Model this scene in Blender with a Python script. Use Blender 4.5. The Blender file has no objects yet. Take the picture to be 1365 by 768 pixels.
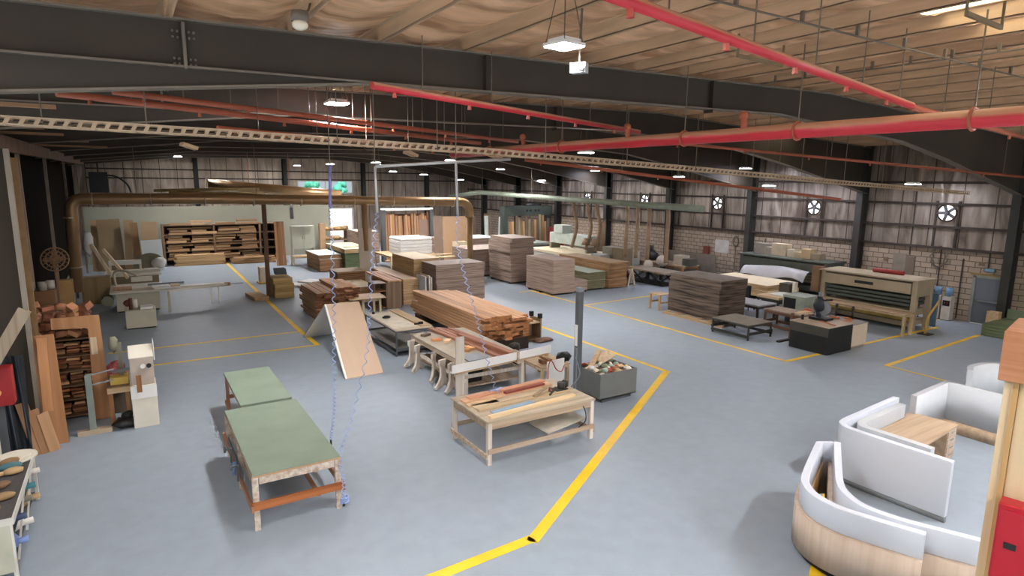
import bpy, bmesh, math, random
from mathutils import Vector, Matrix, Euler, noise as mnoise
random.seed(7)
sc = bpy.context.scene
C = sc.collection
R = math.radians

# ------------------------------------------------------------------ camera
YAW, PITCH, ROLL, FPX, CAMZ = 0.557933, -0.1710499, 0.0097837, 818.85, 5.6
_f = Vector((math.sin(YAW)*math.cos(PITCH), math.cos(YAW)*math.cos(PITCH), math.sin(PITCH)))
_r = _f.cross(Vector((0, 0, 1))).normalized(); _u = _r.cross(_f)
_r2 = math.cos(ROLL)*_r + math.sin(ROLL)*_u
_u2 = -math.sin(ROLL)*_r + math.cos(ROLL)*_u
cam = bpy.data.cameras.new('camera'); cam.sensor_width = 36; cam.lens = 36*FPX/1365
cam.clip_end = 300
co = bpy.data.objects.new('camera', cam); C.objects.link(co)
m = Matrix((_r2, _u2, -_f)).transposed().to_4x4(); m.translation = (0, 0, CAMZ)
co.matrix_world = m; sc.camera = co
ORG = Vector((0, 0, CAMZ))
def _d(px, py): return _f*FPX + _r2*(px-682.5) - _u2*(py-384)
def G(px, py, z=0.0):
    """the point of the horizontal plane z seen at a pixel"""
    d = _d(px, py); return ORG + d*((z-CAMZ)/d.z)
def PX(px, py, x): d = _d(px, py); return ORG + d*(x/d.x)
def PY(px, py, y): d = _d(px, py); return ORG + d*(y/d.y)

# ------------------------------------------------------------------ materials
def lin(c):
    if isinstance(c, str):
        c = c.lstrip('#'); c = tuple(int(c[i:i+2], 16)/255 for i in (0, 2, 4))
    return tuple(x/12.92 if x <= .04045 else ((x+.055)/1.055)**2.4 for x in c)
MATS = {}
class NT:
    def __init__(s, name):
        s.m = bpy.data.materials.new(name); s.m.use_nodes = True
        s.t = s.m.node_tree; s.b = s.t.nodes['Principled BSDF']; s.o = s.t.nodes['Material Output']
    def n(s, typ, **kw):
        x = s.t.nodes.new(typ)
        for k, v in kw.items(): setattr(x, k, v)
        return x
    def l(s, a, b): s.t.links.new(a, b)
def mat(name, col, rough=.55, metal=0., var=.12, scale=3., stretch=(1, 1, 1), bump=0., rand=0., col2=None, spec=.4, emit=0., detail=4., bscale=None):
    """paint, wood, metal, cloth: a noise between two close tones, a random tone per object"""
    if name in MATS: return MATS[name]
    k = NT(name); c = lin(col)
    lo = tuple(x*(1-var) for x in c) if col2 is None else lin(col2)
    hi = tuple(min(1, x*(1+var)) for x in c) if col2 is None else c
    tc = k.n('ShaderNodeTexCoord'); oi = k.n('ShaderNodeObjectInfo')
    mp = k.n('ShaderNodeMapping'); mp.inputs['Scale'].default_value = tuple(scale*x for x in stretch)
    mul = k.n('ShaderNodeVectorMath', operation='SCALE'); mul.inputs[0].default_value = (17, 31, 23); k.l(oi.outputs['Random'], mul.inputs['Scale'])
    k.l(tc.outputs['Object'], mp.inputs['Vector']); k.l(mul.outputs[0], mp.inputs['Location'])
    nz = k.n('ShaderNodeTexNoise'); nz.inputs['Scale'].default_value = 1; nz.inputs['Detail'].default_value = detail
    k.l(mp.outputs[0], nz.inputs['Vector'])
    rp = k.n('ShaderNodeValToRGB'); rp.color_ramp.elements[0].position = .3; rp.color_ramp.elements[1].position = .7
    rp.color_ramp.elements[0].color = (*lo, 1); rp.color_ramp.elements[1].color = (*hi, 1)
    k.l(nz.outputs['Fac'], rp.inputs['Fac'])
    out = rp.outputs['Color']
    if rand:
        mr = k.n('ShaderNodeMapRange'); mr.inputs['To Min'].default_value = 1-rand; mr.inputs['To Max'].default_value = 1+rand
        k.l(oi.outputs['Random'], mr.inputs['Value'])
        hs = k.n('ShaderNodeHueSaturation'); k.l(mr.outputs[0], hs.inputs['Value']); k.l(out, hs.inputs['Color']); out = hs.outputs['Color']
    k.l(out, k.b.inputs['Base Color'])
    k.b.inputs['Roughness'].default_value = rough; k.b.inputs['Metallic'].default_value = metal
    k.b.inputs['Specular IOR Level'].default_value = spec
    if emit:
        k.b.inputs['Emission Color'].default_value = (*c, 1); k.b.inputs['Emission Strength'].default_value = emit
    if bump:
        b = k.n('ShaderNodeBump'); b.inputs['Strength'].default_value = bump; b.inputs['Distance'].default_value = .02
        k.l(nz.outputs['Fac'], b.inputs['Height']); k.l(b.outputs[0], k.b.inputs['Normal'])
    MATS[name] = k.m; return k.m
def wood(name, col, axis='y', dark=None, rand=.12, scale=1.2, rough=.6):
    st = {'x': (.35, 9, 9), 'y': (9, .35, 9), 'z': (9, 9, .35)}[axis]
    return mat(name, col, rough, var=.16, scale=scale, stretch=st, rand=rand, col2=dark, spec=.25, detail=5)
def sheets(name, col, dark, pitch=.02, rough=.7, rand=.06):
    """edges of a pack of boards: fine level lines with a wandering tone"""
    if name in MATS: return MATS[name]
    k = NT(name); tc = k.n('ShaderNodeTexCoord'); mp = k.n('ShaderNodeMapping'); mp.inputs['Scale'].default_value = (.8, .8, 1/pitch)
    k.l(tc.outputs['Object'], mp.inputs['Vector'])
    nz = k.n('ShaderNodeTexNoise'); nz.inputs['Scale'].default_value = 1; nz.inputs['Detail'].default_value = 3; k.l(mp.outputs[0], nz.inputs['Vector'])
    rp = k.n('ShaderNodeValToRGB'); rp.color_ramp.elements[0].position = .36; rp.color_ramp.elements[1].position = .6
    rp.color_ramp.elements[0].color = (*lin(dark), 1); rp.color_ramp.elements[1].color = (*lin(col), 1)
    k.l(nz.outputs['Fac'], rp.inputs['Fac'])
    oi = k.n('ShaderNodeObjectInfo'); mr = k.n('ShaderNodeMapRange'); mr.inputs['To Min'].default_value = 1-rand; mr.inputs['To Max'].default_value = 1+rand
    k.l(oi.outputs['Random'], mr.inputs['Value']); hs = k.n('ShaderNodeHueSaturation'); k.l(mr.outputs[0], hs.inputs['Value']); k.l(rp.outputs[0], hs.inputs['Color'])
    k.l(hs.outputs[0], k.b.inputs['Base Color']); k.b.inputs['Roughness'].default_value = rough; k.b.inputs['Specular IOR Level'].default_value = .2
    MATS[name] = k.m; return k.m
def glow(name, col, s):
    if name in MATS: return MATS[name]
    k = NT(name); e = k.n('ShaderNodeEmission'); e.inputs['Color'].default_value = (*lin(col), 1); e.inputs['Strength'].default_value = s
    k.l(e.outputs[0], k.o.inputs['Surface']); MATS[name] = k.m; return k.m

# ------------------------------------------------------------------ mesh building
class MB:
    def __init__(s): s.b = bmesh.new()
    def quad(s, pts):
        return s.b.faces.new([s.b.verts.new(p) for p in pts])
    def _hexa(s, v):
        vs = [s.b.verts.new(p) for p in v]
        for f in ((3, 2, 1, 0), (4, 5, 6, 7), (0, 1, 5, 4), (1, 2, 6, 5), (2, 3, 7, 6), (3, 0, 4, 7)): s.b.faces.new([vs[i] for i in f])
        return s
    def box(s, x0, y0, z0, x1, y1, z1, taper=0):
        t = taper
        return s._hexa([(x0, y0, z0), (x1, y0, z0), (x1, y1, z0), (x0, y1, z0), (x0+t, y0+t, z1), (x1-t, y0+t, z1), (x1-t, y1-t, z1), (x0+t, y1-t, z1)])
    def ob(s, c, size, e=(0, 0, 0)):
        M = Matrix.Translation(c) @ Euler(e).to_matrix().to_4x4(); a, b, d = (x/2 for x in size)
        return s._hexa([M @ Vector(p) for p in ((-a, -b, -d), (a, -b, -d), (a, b, -d), (-a, b, -d), (-a, -b, d), (a, -b, d), (a, b, d), (-a, b, d))])
    def bar(s, p, q, w, h=None, up=(0, 0, 1)):
        """a straight bar of section w x h between two points"""
        p, q = Vector(p), Vector(q); h = h or w; a = (q-p).normalized(); up = Vector(up)
        if abs(a.dot(up)) > .98: up = Vector((0, 1, 0))
        x = a.cross(up).normalized()*(w/2); y = x.cross(a).normalized()*(h/2)
        return s._hexa([p-x-y, p+x-y, p+x+y, p-x+y, q-x-y, q+x-y, q+x+y, q-x+y])
    def cyl(s, p, q, r, n=12, r2=None):
        p, q = Vector(p), Vector(q); a = (q-p).normalized(); up = Vector((0, 0, 1)) if abs(a.z) < .95 else Vector((1, 0, 0))
        x = a.cross(up).normalized(); y = x.cross(a); r2 = r if r2 is None else r2
        A = [s.b.verts.new(p+(x*math.cos(t)+y*math.sin(t))*r) for t in (2*math.pi*i/n for i in range(n))]
        B = [s.b.verts.new(q+(x*math.cos(t)+y*math.sin(t))*r2) for t in (2*math.pi*i/n for i in range(n))]
        for i in range(n):
            f = s.b.faces.new((A[i], A[(i+1) % n], B[(i+1) % n], B[i])); f.smooth = n > 6
        s.b.faces.new(A[::-1]); s.b.faces.new(B); return s
    def tube(s, path, r, n=8, caps=True):
        P = [Vector(p) for p in path]; rings = []; x = None
        for i, p in enumerate(P):
            a = (P[min(i+1, len(P)-1)]-P[max(i-1, 0)]).normalized()
            if x is None: x = a.cross(Vector((0, 0, 1)) if abs(a.z) < .9 else Vector((1, 0, 0))).normalized()
            else: x = (x - a*x.dot(a)).normalized()
            y = a.cross(x); rr = r[i] if isinstance(r, (list, tuple)) else r
            rings.append([s.b.verts.new(p+(x*math.cos(t)+y*math.sin(t))*rr) for t in (2*math.pi*j/n for j in range(n))])
        for A, B in zip(rings, rings[1:]):
            for j in range(n):
                f = s.b.faces.new((A[j], A[(j+1) % n], B[(j+1) % n], B[j])); f.smooth = True
        if caps: s.b.faces.new(rings[0][::-1]); s.b.faces.new(rings[-1])
        return s
    def prism(s, pts, z0, z1, f=None):
        """a plan outline between two levels; f maps (a, b, c) to a point"""
        f = f or (lambda a, b, c: (a, b, c)); n = len(pts)
        A = [s.b.verts.new(f(a, b, z0)) for a, b in pts]; B = [s.b.verts.new(f(a, b, z1)) for a, b in pts]
        s.b.faces.new(A[::-1]); s.b.faces.new(B)
        for i in range(n): s.b.faces.new((A[i], A[(i+1) % n], B[(i+1) % n], B[i]))
        return s
    def strip(s, path, t, z0, z1, off=0.):
        """an upright wall of thickness t along a plan path; off shifts it sideways"""
        P = [Vector(p[:2]) for p in path]; L, Rr = [], []
        for i, p in enumerate(P):
            a = (P[min(i+1, len(P)-1)]-P[max(i-1, 0)]).normalized(); nrm = Vector((-a.y, a.x))
            L.append(p+nrm*off); Rr.append(p+nrm*(off+t))
        vs = [[s.b.verts.new((*q, z)) for q in row] for row, z in ((L, z0), (Rr, z0), (Rr, z1), (L, z1))]
        for i in range(len(P)-1):
            for k in range(4):
                A, B = vs[k], vs[(k+1) % 4]
                f = s.b.faces.new((A[i], A[i+1], B[i+1], B[i])); f.smooth = k in (1, 3)
        s.b.faces.new([v[0] for v in vs]); s.b.faces.new([v[-1] for v in vs][::-1]); return s
    def blob(s, c, rad, seed=0, rough=.25, sub=2):
        bm = bmesh.new(); bmesh.ops.create_icosphere(bm, subdivisions=sub, radius=1)
        mp = {}
        for v in bm.verts:
            k = 1+rough*mnoise.noise(v.co*1.7+Vector((seed*3.1, seed*1.7, 0)))
            mp[v] = s.b.verts.new((c[0]+v.co.x*rad[0]*k, c[1]+v.co.y*rad[1]*k, c[2]+v.co.z*rad[2]*k))
        for f in bm.faces:
            g = s.b.faces.new([mp[v] for v in f.verts]); g.smooth = True
        bm.free(); return s
    def sheet(s, P, nu, nv):
        """a cloth: P(u, v) over the unit square"""
        g = [[s.b.verts.new(P(i/nu, j/nv)) for j in range(nv+1)] for i in range(nu+1)]
        for i in range(nu):
            for j in range(nv):
                f = s.b.faces.new((g[i][j], g[i+1][j], g[i+1][j+1], g[i][j+1])); f.smooth = True
        return s
    def mesh(s, name, material, ends=None):
        bmesh.ops.recalc_face_normals(s.b, faces=s.b.faces[:])
        if ends:
            for f in s.b.faces: f.material_index = int(abs(f.normal.y) > .9)
        me = bpy.data.meshes.new(name); s.b.to_mesh(me); s.b.free(); me.materials.append(material)
        if ends: me.materials.append(ends)
        return me
def tag(o, label=None, cat=None, group=None, kind=None):
    for k, v in (('label', label), ('category', cat), ('group', group), ('kind', kind)):
        if v: o[k] = v
    return o
def thing(name, label, cat, loc=(0, 0, 0), rz=0, group=None):
    o = bpy.data.objects.new(name, None); C.objects.link(o); o.location = loc; o.rotation_euler = (0, 0, rz); o.empty_display_size = .2
    return tag(o, label, cat, group)
def part(t, name, mb, material, label=None, bevel=0):
    o = bpy.data.objects.new(name, mb.mesh(name, material) if isinstance(mb, MB) else mb); C.objects.link(o); o.parent = t
    if label: o['label'] = label
    if bevel: bev(o, bevel)
    return o
def bev(o, w):
    b = o.modifiers.new('soften', 'BEVEL'); b.width = w; b.segments = 2; b.limit_method = 'ANGLE'; b.angle_limit = R(40)
def solo(name, label, cat, mb, material, loc=(0, 0, 0), rz=0, group=None, bevel=0, rot=None):
    o = bpy.data.objects.new(name, mb.mesh(name, material) if isinstance(mb, MB) else mb); C.objects.link(o)
    o.location = loc; o.rotation_euler = rot or (0, 0, rz)
    if bevel: bev(o, bevel)
    return tag(o, label, cat, group)
def struct(name, mb, material, parent=None, loc=(0, 0, 0), rz=0):
    o = bpy.data.objects.new(name, mb.mesh(name, material) if isinstance(mb, MB) else mb); C.objects.link(o); o.location = loc; o.rotation_euler = (0, 0, rz)
    if parent: o.parent = parent
    else: o['kind'] = 'structure'
    return o
def twin(o, loc, rz=None, label=None):
    """a copy of a thing with copies of its parts and sub-parts"""
    r = o.copy(); C.objects.link(r); r.location = loc
    if rz is not None: r.rotation_euler = (0, 0, rz)
    if label: r['label'] = label
    for ch in list(o.children):
        c = ch.copy(); C.objects.link(c); c.parent = r
        for g in list(ch.children):
            d = g.copy(); C.objects.link(d); d.parent = c
    return r
def smooth(P, n=6):
    """a Catmull-Rom run through points"""
    P = [Vector(p) for p in P]; out = []
    for i in range(len(P)-1):
        a, b, c, d = P[max(i-1, 0)], P[i], P[i+1], P[min(i+2, len(P)-1)]
        for j in range(n):
            t = j/n; out.append(.5*((2*b)+(c-a)*t+(2*a-5*b+4*c-d)*t*t+(3*b-a-3*c+d)*t**3))
    return out+[P[-1]]
WORLD_S, EXPO = 0.5, 0.3
# ================================================================== materials of the building
M_steel = mat('dark_steel', '#3d352b', .6, var=.1, scale=1.5)
M_flange = mat('flange_steel', '#746a5d', .55, var=.1, scale=2)
M_column = mat('column_steel', '#302e28', .6, var=.12, scale=1.5)
M_purlin = mat('galvanised_purlin', '#c6a684', .5, var=.2, scale=1.2, stretch=(6, .6, 6))
M_girt = mat('girt_steel', '#3a2f28', .7, var=.15)
M_yellow = mat('yellow_floor_paint', '#ecc02a', .5, var=.08, scale=2.5)
M_white = mat('white_laminate', '#e9e7e1', .4, var=.02)
def dusty(name, paint, dust):
    """painted pipe with settled dust on its upper side"""
    k = NT(name); g = k.n('ShaderNodeNewGeometry'); sp = k.n('ShaderNodeSeparateXYZ'); k.l(g.outputs['Normal'], sp.inputs[0])
    tc = k.n('ShaderNodeTexCoord'); nz = k.n('ShaderNodeTexNoise'); nz.inputs['Scale'].default_value = 1.5; nz.inputs['Detail'].default_value = 5; k.l(tc.outputs['Object'], nz.inputs['Vector'])
    ad = k.n('ShaderNodeMath', operation='MULTIPLY_ADD'); ad.inputs[1].default_value = .5; k.l(nz.outputs['Fac'], ad.inputs[0]); k.l(sp.outputs['Z'], ad.inputs[2])
    mr = k.n('ShaderNodeMapRange'); mr.inputs['From Min'].default_value = .2; mr.inputs['From Max'].default_value = .55; k.l(ad.outputs[0], mr.inputs['Value'])
    mx = k.n('ShaderNodeMix', data_type='RGBA'); k.l(mr.outputs[0], mx.inputs['Factor']); mx.inputs['A'].default_value = (*lin(paint), 1); mx.inputs['B'].default_value = (*lin(dust), 1)
    k.l(mx.outputs['Result'], k.b.inputs['Base Color']); k.b.inputs['Roughness'].default_value = .42; MATS[name] = k.m; return k.m
M_redold = mat('dusty_red_paint', '#a5593f', .6, var=.16, scale=1.5)
M_red = dusty('red_pipe_paint', '#c02732', '#c08a6c')
M_rod = mat('hanger_steel', '#6e6152', .6, metal=.2, var=.15)
M_black = mat('black_paint', '#1d1d1c', .5, var=.2)
M_grey = mat('grey_paint', '#83878a', .5, var=.08)
M_dgrey = mat('dark_grey_paint', '#55585a', .5, var=.1)
M_led = glow('lit_lamp_panel', '#f8f8fb', 820.); M_leds = glow('strong_lamp_panel', '#f8f8fb', 1500.); M_ledm = glow('medium_lamp_panel', '#f6f7fb', 450.); M_ledw = glow('weak_lamp_panel', '#e6eaff', 170.)
M_day = glow('daylight_through_fan', '#fff6f2', 3.0)

def floor_mat():
    k = NT('epoxy_floor'); tc = k.n('ShaderNodeTexCoord')
    n1 = k.n('ShaderNodeTexNoise'); n1.inputs['Scale'].default_value = .22; n1.inputs['Detail'].default_value = 6
    n2 = k.n('ShaderNodeTexNoise'); n2.inputs['Scale'].default_value = 3.; n2.inputs['Detail'].default_value = 5
    for n in (n1, n2): k.l(tc.outputs['Object'], n.inputs['Vector'])
    mx = k.n('ShaderNodeMix', data_type='RGBA'); mx.inputs['A'].default_value = (*lin('#8d979f'), 1); mx.inputs['B'].default_value = (*lin('#9aa4ae'), 1)
    k.l(n1.outputs['Fac'], mx.inputs['Factor'])
    mr = k.n('ShaderNodeMapRange'); mr.inputs['From Min'].default_value = .3; mr.inputs['From Max'].default_value = .7; mr.inputs['To Min'].default_value = .95; mr.inputs['To Max'].default_value = 1.04
    k.l(n2.outputs['Fac'], mr.inputs['Value']); hs = k.n('ShaderNodeHueSaturation'); k.l(mr.outputs[0], hs.inputs['Value']); k.l(mx.outputs['Result'], hs.inputs['Color'])
    k.l(hs.outputs[0], k.b.inputs['Base Color']); k.b.inputs['Roughness'].default_value = .46; k.b.inputs['Specular IOR Level'].default_value = .35
    return k.m
def cmu_mat():
    k = NT('painted_blockwork'); tc = k.n('ShaderNodeTexCoord'); sp = k.n('ShaderNodeSeparateXYZ'); cb = k.n('ShaderNodeCombineXYZ')
    k.l(tc.outputs['Object'], sp.inputs[0]); k.l(sp.outputs['Y'], cb.inputs['X']); k.l(sp.outputs['Z'], cb.inputs['Y'])
    br = k.n('ShaderNodeTexBrick'); br.inputs['Scale'].default_value = 1.; br.inputs['Brick Width'].default_value = .46; br.inputs['Row Height'].default_value = .23
    br.inputs['Mortar Size'].default_value = .016; br.inputs['Color1'].default_value = (*lin('#a08d79'), 1); br.inputs['Color2'].default_value = (*lin('#8f7f6c'), 1); br.inputs['Mortar'].default_value = (*lin('#54473b'), 1)
    k.l(cb.outputs[0], br.inputs['Vector']); k.l(br.outputs['Color'], k.b.inputs['Base Color']); k.b.inputs['Roughness'].default_value = .75
    return k.m
def foil_mat(name, a, b, axis):
    """reflective insulation blanket: creases, broad patches and a seam every 1.2 m"""
    k = NT(name); tc = k.n('ShaderNodeTexCoord'); sp = k.n('ShaderNodeSeparateXYZ'); k.l(tc.outputs['Object'], sp.inputs[0])
    mp = k.n('ShaderNodeMapping'); mp.inputs['Scale'].default_value = (1.6, 1.6, .3); k.l(tc.outputs['Object'], mp.inputs[0])
    nz = k.n('ShaderNodeTexNoise'); nz.inputs['Scale'].default_value = 1.; nz.inputs['Detail'].default_value = 7; nz.inputs['Distortion'].default_value = 1.2; k.l(mp.outputs[0], nz.inputs['Vector'])
    rp = k.n('ShaderNodeValToRGB'); rp.color_ramp.elements[0].position = .35; rp.color_ramp.elements[1].position = .7
    rp.color_ramp.elements[0].color = (*lin(a), 1); rp.color_ramp.elements[1].color = (*lin(b), 1); k.l(nz.outputs['Fac'], rp.inputs[0])
    mo = k.n('ShaderNodeMath', operation='PINGPONG'); mo.inputs[1].default_value = .6; k.l(sp.outputs[axis], mo.inputs[0])
    gt = k.n('ShaderNodeMath', operation='LESS_THAN'); gt.inputs[1].default_value = .022; k.l(mo.outputs[0], gt.inputs[0])
    mx = k.n('ShaderNodeMix', data_type='RGBA'); k.l(gt.outputs[0], mx.inputs['Factor']); k.l(rp.outputs[0], mx.inputs['A']); mx.inputs['B'].default_value = (*lin('#4a382b'), 1)
    k.l(mx.outputs['Result'], k.b.inputs['Base Color']); k.b.inputs['Roughness'].default_value = .36; k.b.inputs['Metallic'].default_value = .45
    bp = k.n('ShaderNodeBump'); bp.inputs['Strength'].default_value = .9; bp.inputs['Distance'].default_value = .06; k.l(nz.outputs['Fac'], bp.inputs['Height']); k.l(bp.outputs[0], k.b.inputs['Normal'])
    return k.m
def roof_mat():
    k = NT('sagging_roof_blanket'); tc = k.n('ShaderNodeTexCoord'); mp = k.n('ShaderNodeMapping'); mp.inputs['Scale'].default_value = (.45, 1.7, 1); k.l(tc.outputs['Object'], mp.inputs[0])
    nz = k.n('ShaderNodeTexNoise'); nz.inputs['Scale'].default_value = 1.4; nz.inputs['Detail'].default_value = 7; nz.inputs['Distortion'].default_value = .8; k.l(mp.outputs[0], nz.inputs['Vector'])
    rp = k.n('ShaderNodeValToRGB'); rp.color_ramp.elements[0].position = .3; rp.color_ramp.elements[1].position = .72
    rp.color_ramp.elements[0].color = (*lin('#9c6f49'), 1); rp.color_ramp.elements[1].color = (*lin('#f0c297'), 1); k.l(nz.outputs['Fac'], rp.inputs[0])  # tan blanket tones, range widened to put the wrinkles' shading into the colour
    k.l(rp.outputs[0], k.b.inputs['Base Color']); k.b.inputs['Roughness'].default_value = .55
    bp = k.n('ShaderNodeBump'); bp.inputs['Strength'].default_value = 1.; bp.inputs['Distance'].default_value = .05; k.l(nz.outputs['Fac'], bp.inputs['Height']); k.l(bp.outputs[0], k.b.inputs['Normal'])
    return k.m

# ================================================================== shell
WX, WY, LX = 29.6, 56.0, -2.6
def ztop(x):                                                        # underside of the purlins = top of the rafters
    return 7.66+.0165*(x+4) if x < 16 else 7.99-.05*(x-16)
struct('floor', MB().box(-14, -14, -.2, 36, 57.5, 0), floor_mat())
FOIL = foil_mat('wall_insulation_foil', '#63564b', '#b3a698', 'Y'); FOILB = foil_mat('gable_insulation', '#8f8071', '#bbaa98', 'X')
struct('wall_right', MB().box(WX, -2, 0, WX+.3, WY, 2.98), cmu_mat())
struct('wall_right_insulation', MB().box(WX+.02, -2, 2.98, WX+.3, WY, 7.6), FOIL)
for z in (2.98, 3.88, 4.85, 5.75): struct('wall_right_girt', MB().bar((WX-.06, -2, z), (WX-.06, WY, z), .14, .1), M_girt)
# back wall with a high window and a doorway, a sheeted fence outside
bw = MB()
bw.box(-4, WY, 0, 15.55, WY+.2, 4.45); bw.box(15.55, WY, 3.05, 17.55, WY+.2, 4.45); bw.box(17.55, WY, 0, WX+.3, WY+.2, 4.45)
bw.box(-4, WY, 4.45, 12.84, WY+.2, 5.5); bw.box(17.65, WY, 4.45, WX+.3, WY+.2, 5.5); bw.box(-4, WY, 5.5, WX+.3, WY+.2, 8.4)
struct('wall_back', bw, FOILB)
for z in (3.9, 5.62, 6.3): struct('wall_back_girt', MB().bar((-2.4, WY-.05, z), (12.7 if z < 4 else WX, WY-.05, z), .1, .1), M_girt)
wf = MB()
for a, b in (((12.84, 4.45), (17.65, 4.45)), ((12.84, 5.5), (17.65, 5.5)), ((12.84, 4.45), (12.84, 5.5)), ((15.2, 4.45), (15.2, 5.5)), ((17.65, 4.45), (17.65, 5.5))):
    wf.bar((a[0], WY+.03, a[1]), (b[0], WY+.03, b[1]), .07)
w1 = struct('window_1', wf, M_white)
gk = NT('hazy_window_glass'); gk.b.inputs['Base Color'].default_value = (.9, .97, 1, 1); gk.b.inputs['Roughness'].default_value = .15; gk.b.inputs['Transmission Weight'].default_value = 1; gk.b.inputs['IOR'].default_value = 1.02
struct('pane', MB().box(12.86, WY+.09, 4.47, 17.63, WY+.1, 5.48), gk.m, w1)
d2 = MB()
for x in (15.5, 17.6): d2.bar((x, WY-.02, 0), (x, WY-.02, 3.1), .1)
d2.bar((15.45, WY-.02, 3.08), (17.65, WY-.02, 3.08), .1); struct('door_2', d2, M_white)
fk = MB()
for i in range(60): fk.box(10+i*.25, 63, 0, 10.16+i*.25, 63.12, 3.4)
fk.box(10, 63.1, 0, 25, 63.2, 3.4); struct('outside_fence', fk, mat('fence_sheet', '#ead9d3', .6, var=.03))
struct('outside_ground', MB().box(-10, 57.5, -.3, 45, 90, -.02), mat('yard_concrete', '#b9b2a8', .8))
for i in range(9):
    x = 10.5+i*1.35+random.uniform(-.3, .3); mb = MB()
    for j in range(7): mb.blob((x+random.uniform(-.5, .5), 72+random.uniform(-.5, .5), 4.1+random.uniform(-.4, 1.1)), (.55, .55, .5), j+i*9, .5)
    mb.cyl((x, 72, -.2), (x, 72, 4.2), .12)
    if i % 4 != 3: solo('tree', 'green tree beyond the yard seen through the high back window', 'tree', mb, mat('tree_leaves', '#3f8a70', .8, var=.4, scale=4), group='trees beyond the back window')
# partition before the back wall, left wall
struct('wall_partition', MB().box(-2.4, 48, 0, 13.2, 48.15, 3.72), mat('pale_partition', '#a09f8e', .6, var=.03, scale=.6))
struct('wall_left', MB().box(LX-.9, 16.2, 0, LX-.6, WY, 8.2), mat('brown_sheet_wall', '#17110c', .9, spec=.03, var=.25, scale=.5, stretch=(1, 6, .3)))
struct('wall_left_panel', MB().box(-5.5, 15.8, 0, -1.98, 15.9, 6.15), mat('grey_brown_panel', '#3f372f', .85, spec=.08, var=.05, scale=.6))
struct('trim_1', MB().box(-1.98, 15.76, 0, -1.9, 15.94, 6.15), mat('panel_edge', '#8d8172', .6))
struct('wall_left_lintel', MB().bar((-2.25, 15.6, 6.32), (-2.25, 50, 6.62), .16, .34), mat('old_timber', '#6b5340', .8, var=.2))
for y, z in ((20.5, 6.3), (27, 6.4), (35, 6.45), (44, 6.5)): struct('wall_left_post', MB().bar((-2.3, y, 0), (-2.3, y, z), .09), mat('post_steel', '#857665', .6))
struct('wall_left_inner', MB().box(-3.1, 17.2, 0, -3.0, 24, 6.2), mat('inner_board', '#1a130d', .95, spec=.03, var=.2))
# columns, rafters, purlins
def column_mesh(h=7.4):
    c = MB(); c.box(-.25, -.01, 0, .25, .01, h)
    for s in (-1, 1): c.box(s*.25-.012, -.15, 0, s*.25+.012, .15, h)
    for z in (.02, 5.2): c.box(-.25, -.15, z-.012, .25, .15, z+.012)
    return c.mesh('steel_column', M_column)
cm = column_mesh()
FR = [10+6.03*i for i in range(8)]
for y in FR: struct('steel_column', cm, None, loc=(WX-.28, y, 0))
for x in (4.9, 11.7, 18.6, 24.9): struct('steel_column', cm, None, loc=(x, WY-.28, 0), rz=R(90))
TOP = [(-4.5, ztop(-4.5)), (16, ztop(16)), (WX-.1, ztop(WX-.1))]
def rafter_webs():
    low = [(-4.5, 7.07), (3.65, 7.15), (14, 7.33)]
    web = [(-4.5, 6.28)] + [(3.65, 7.15), (14, 7.33), (20, 6.92), (23, 6.45), (WX-.1, 5.22)] + TOP[::-1]
    w = MB(); w.prism(web, -.01, .01, lambda a, b, c: (a, c, b))
    for x in (5.6, 11.5): w.box(x-.012, -.12, 7.2, x+.012, .12, ztop(x)-.02)
    return w, low
fl = MB()
for a, b in zip(TOP, TOP[1:]): fl.bar((a[0], 0, a[1]), (b[0], 0, b[1]), .24, .03)
for path in ([(-4.5, 6.28), (3.65, 7.15), (14, 7.33), (20, 6.92), (23, 6.45), (WX-.1, 5.22)], [(-4.5, 7.07), (3.65, 7.15)]):
    for a, b in zip(path, path[1:]): fl.bar((a[0], 0, a[1]), (b[0], 0, b[1]), .24, .03)
web_me = rafter_webs()[0].mesh('roof_beam', M_steel); fl_me = fl.mesh('flanges', M_flange)
bolt = MB()
for dz in (.09, .16, .44, .52):
    for dx in (-.13, -.07, .07, .13): bolt.cyl((.85+dx, -.05, 7.07+dz), (.85+dx, .05, 7.07+dz), .018, 6)
bolt.box(.83, -.13, 7.1, .87, .13, 7.7); bolt_me = bolt.mesh('splice', M_flange)
for y in FR:
    o = struct('roof_beam', web_me, None, loc=(0, y, 0)); struct('flanges', fl_me, None, o); struct('splice', bolt_me, None, o)
PUR = [-2.5, -.93, .67, 2.27, 3.65, 5.16, 6.51, 7.89, 9.18, 10.5, 11.71, 12.91]
while PUR[-1] < 28.4: PUR.append(PUR[-1]+1.22)
pm = MB(); pm.box(-.035, -8, 0, .035, WY, .22); pm.box(-.035, -8, 0, .06, WY, .012); pm.box(-.09, -8, .208, .035, WY, .22)
pm_me = pm.mesh('roof_purlin', M_purlin)
for x in PUR: struct('roof_purlin', pm_me, None, loc=(x, 0, ztop(x)))
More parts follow.
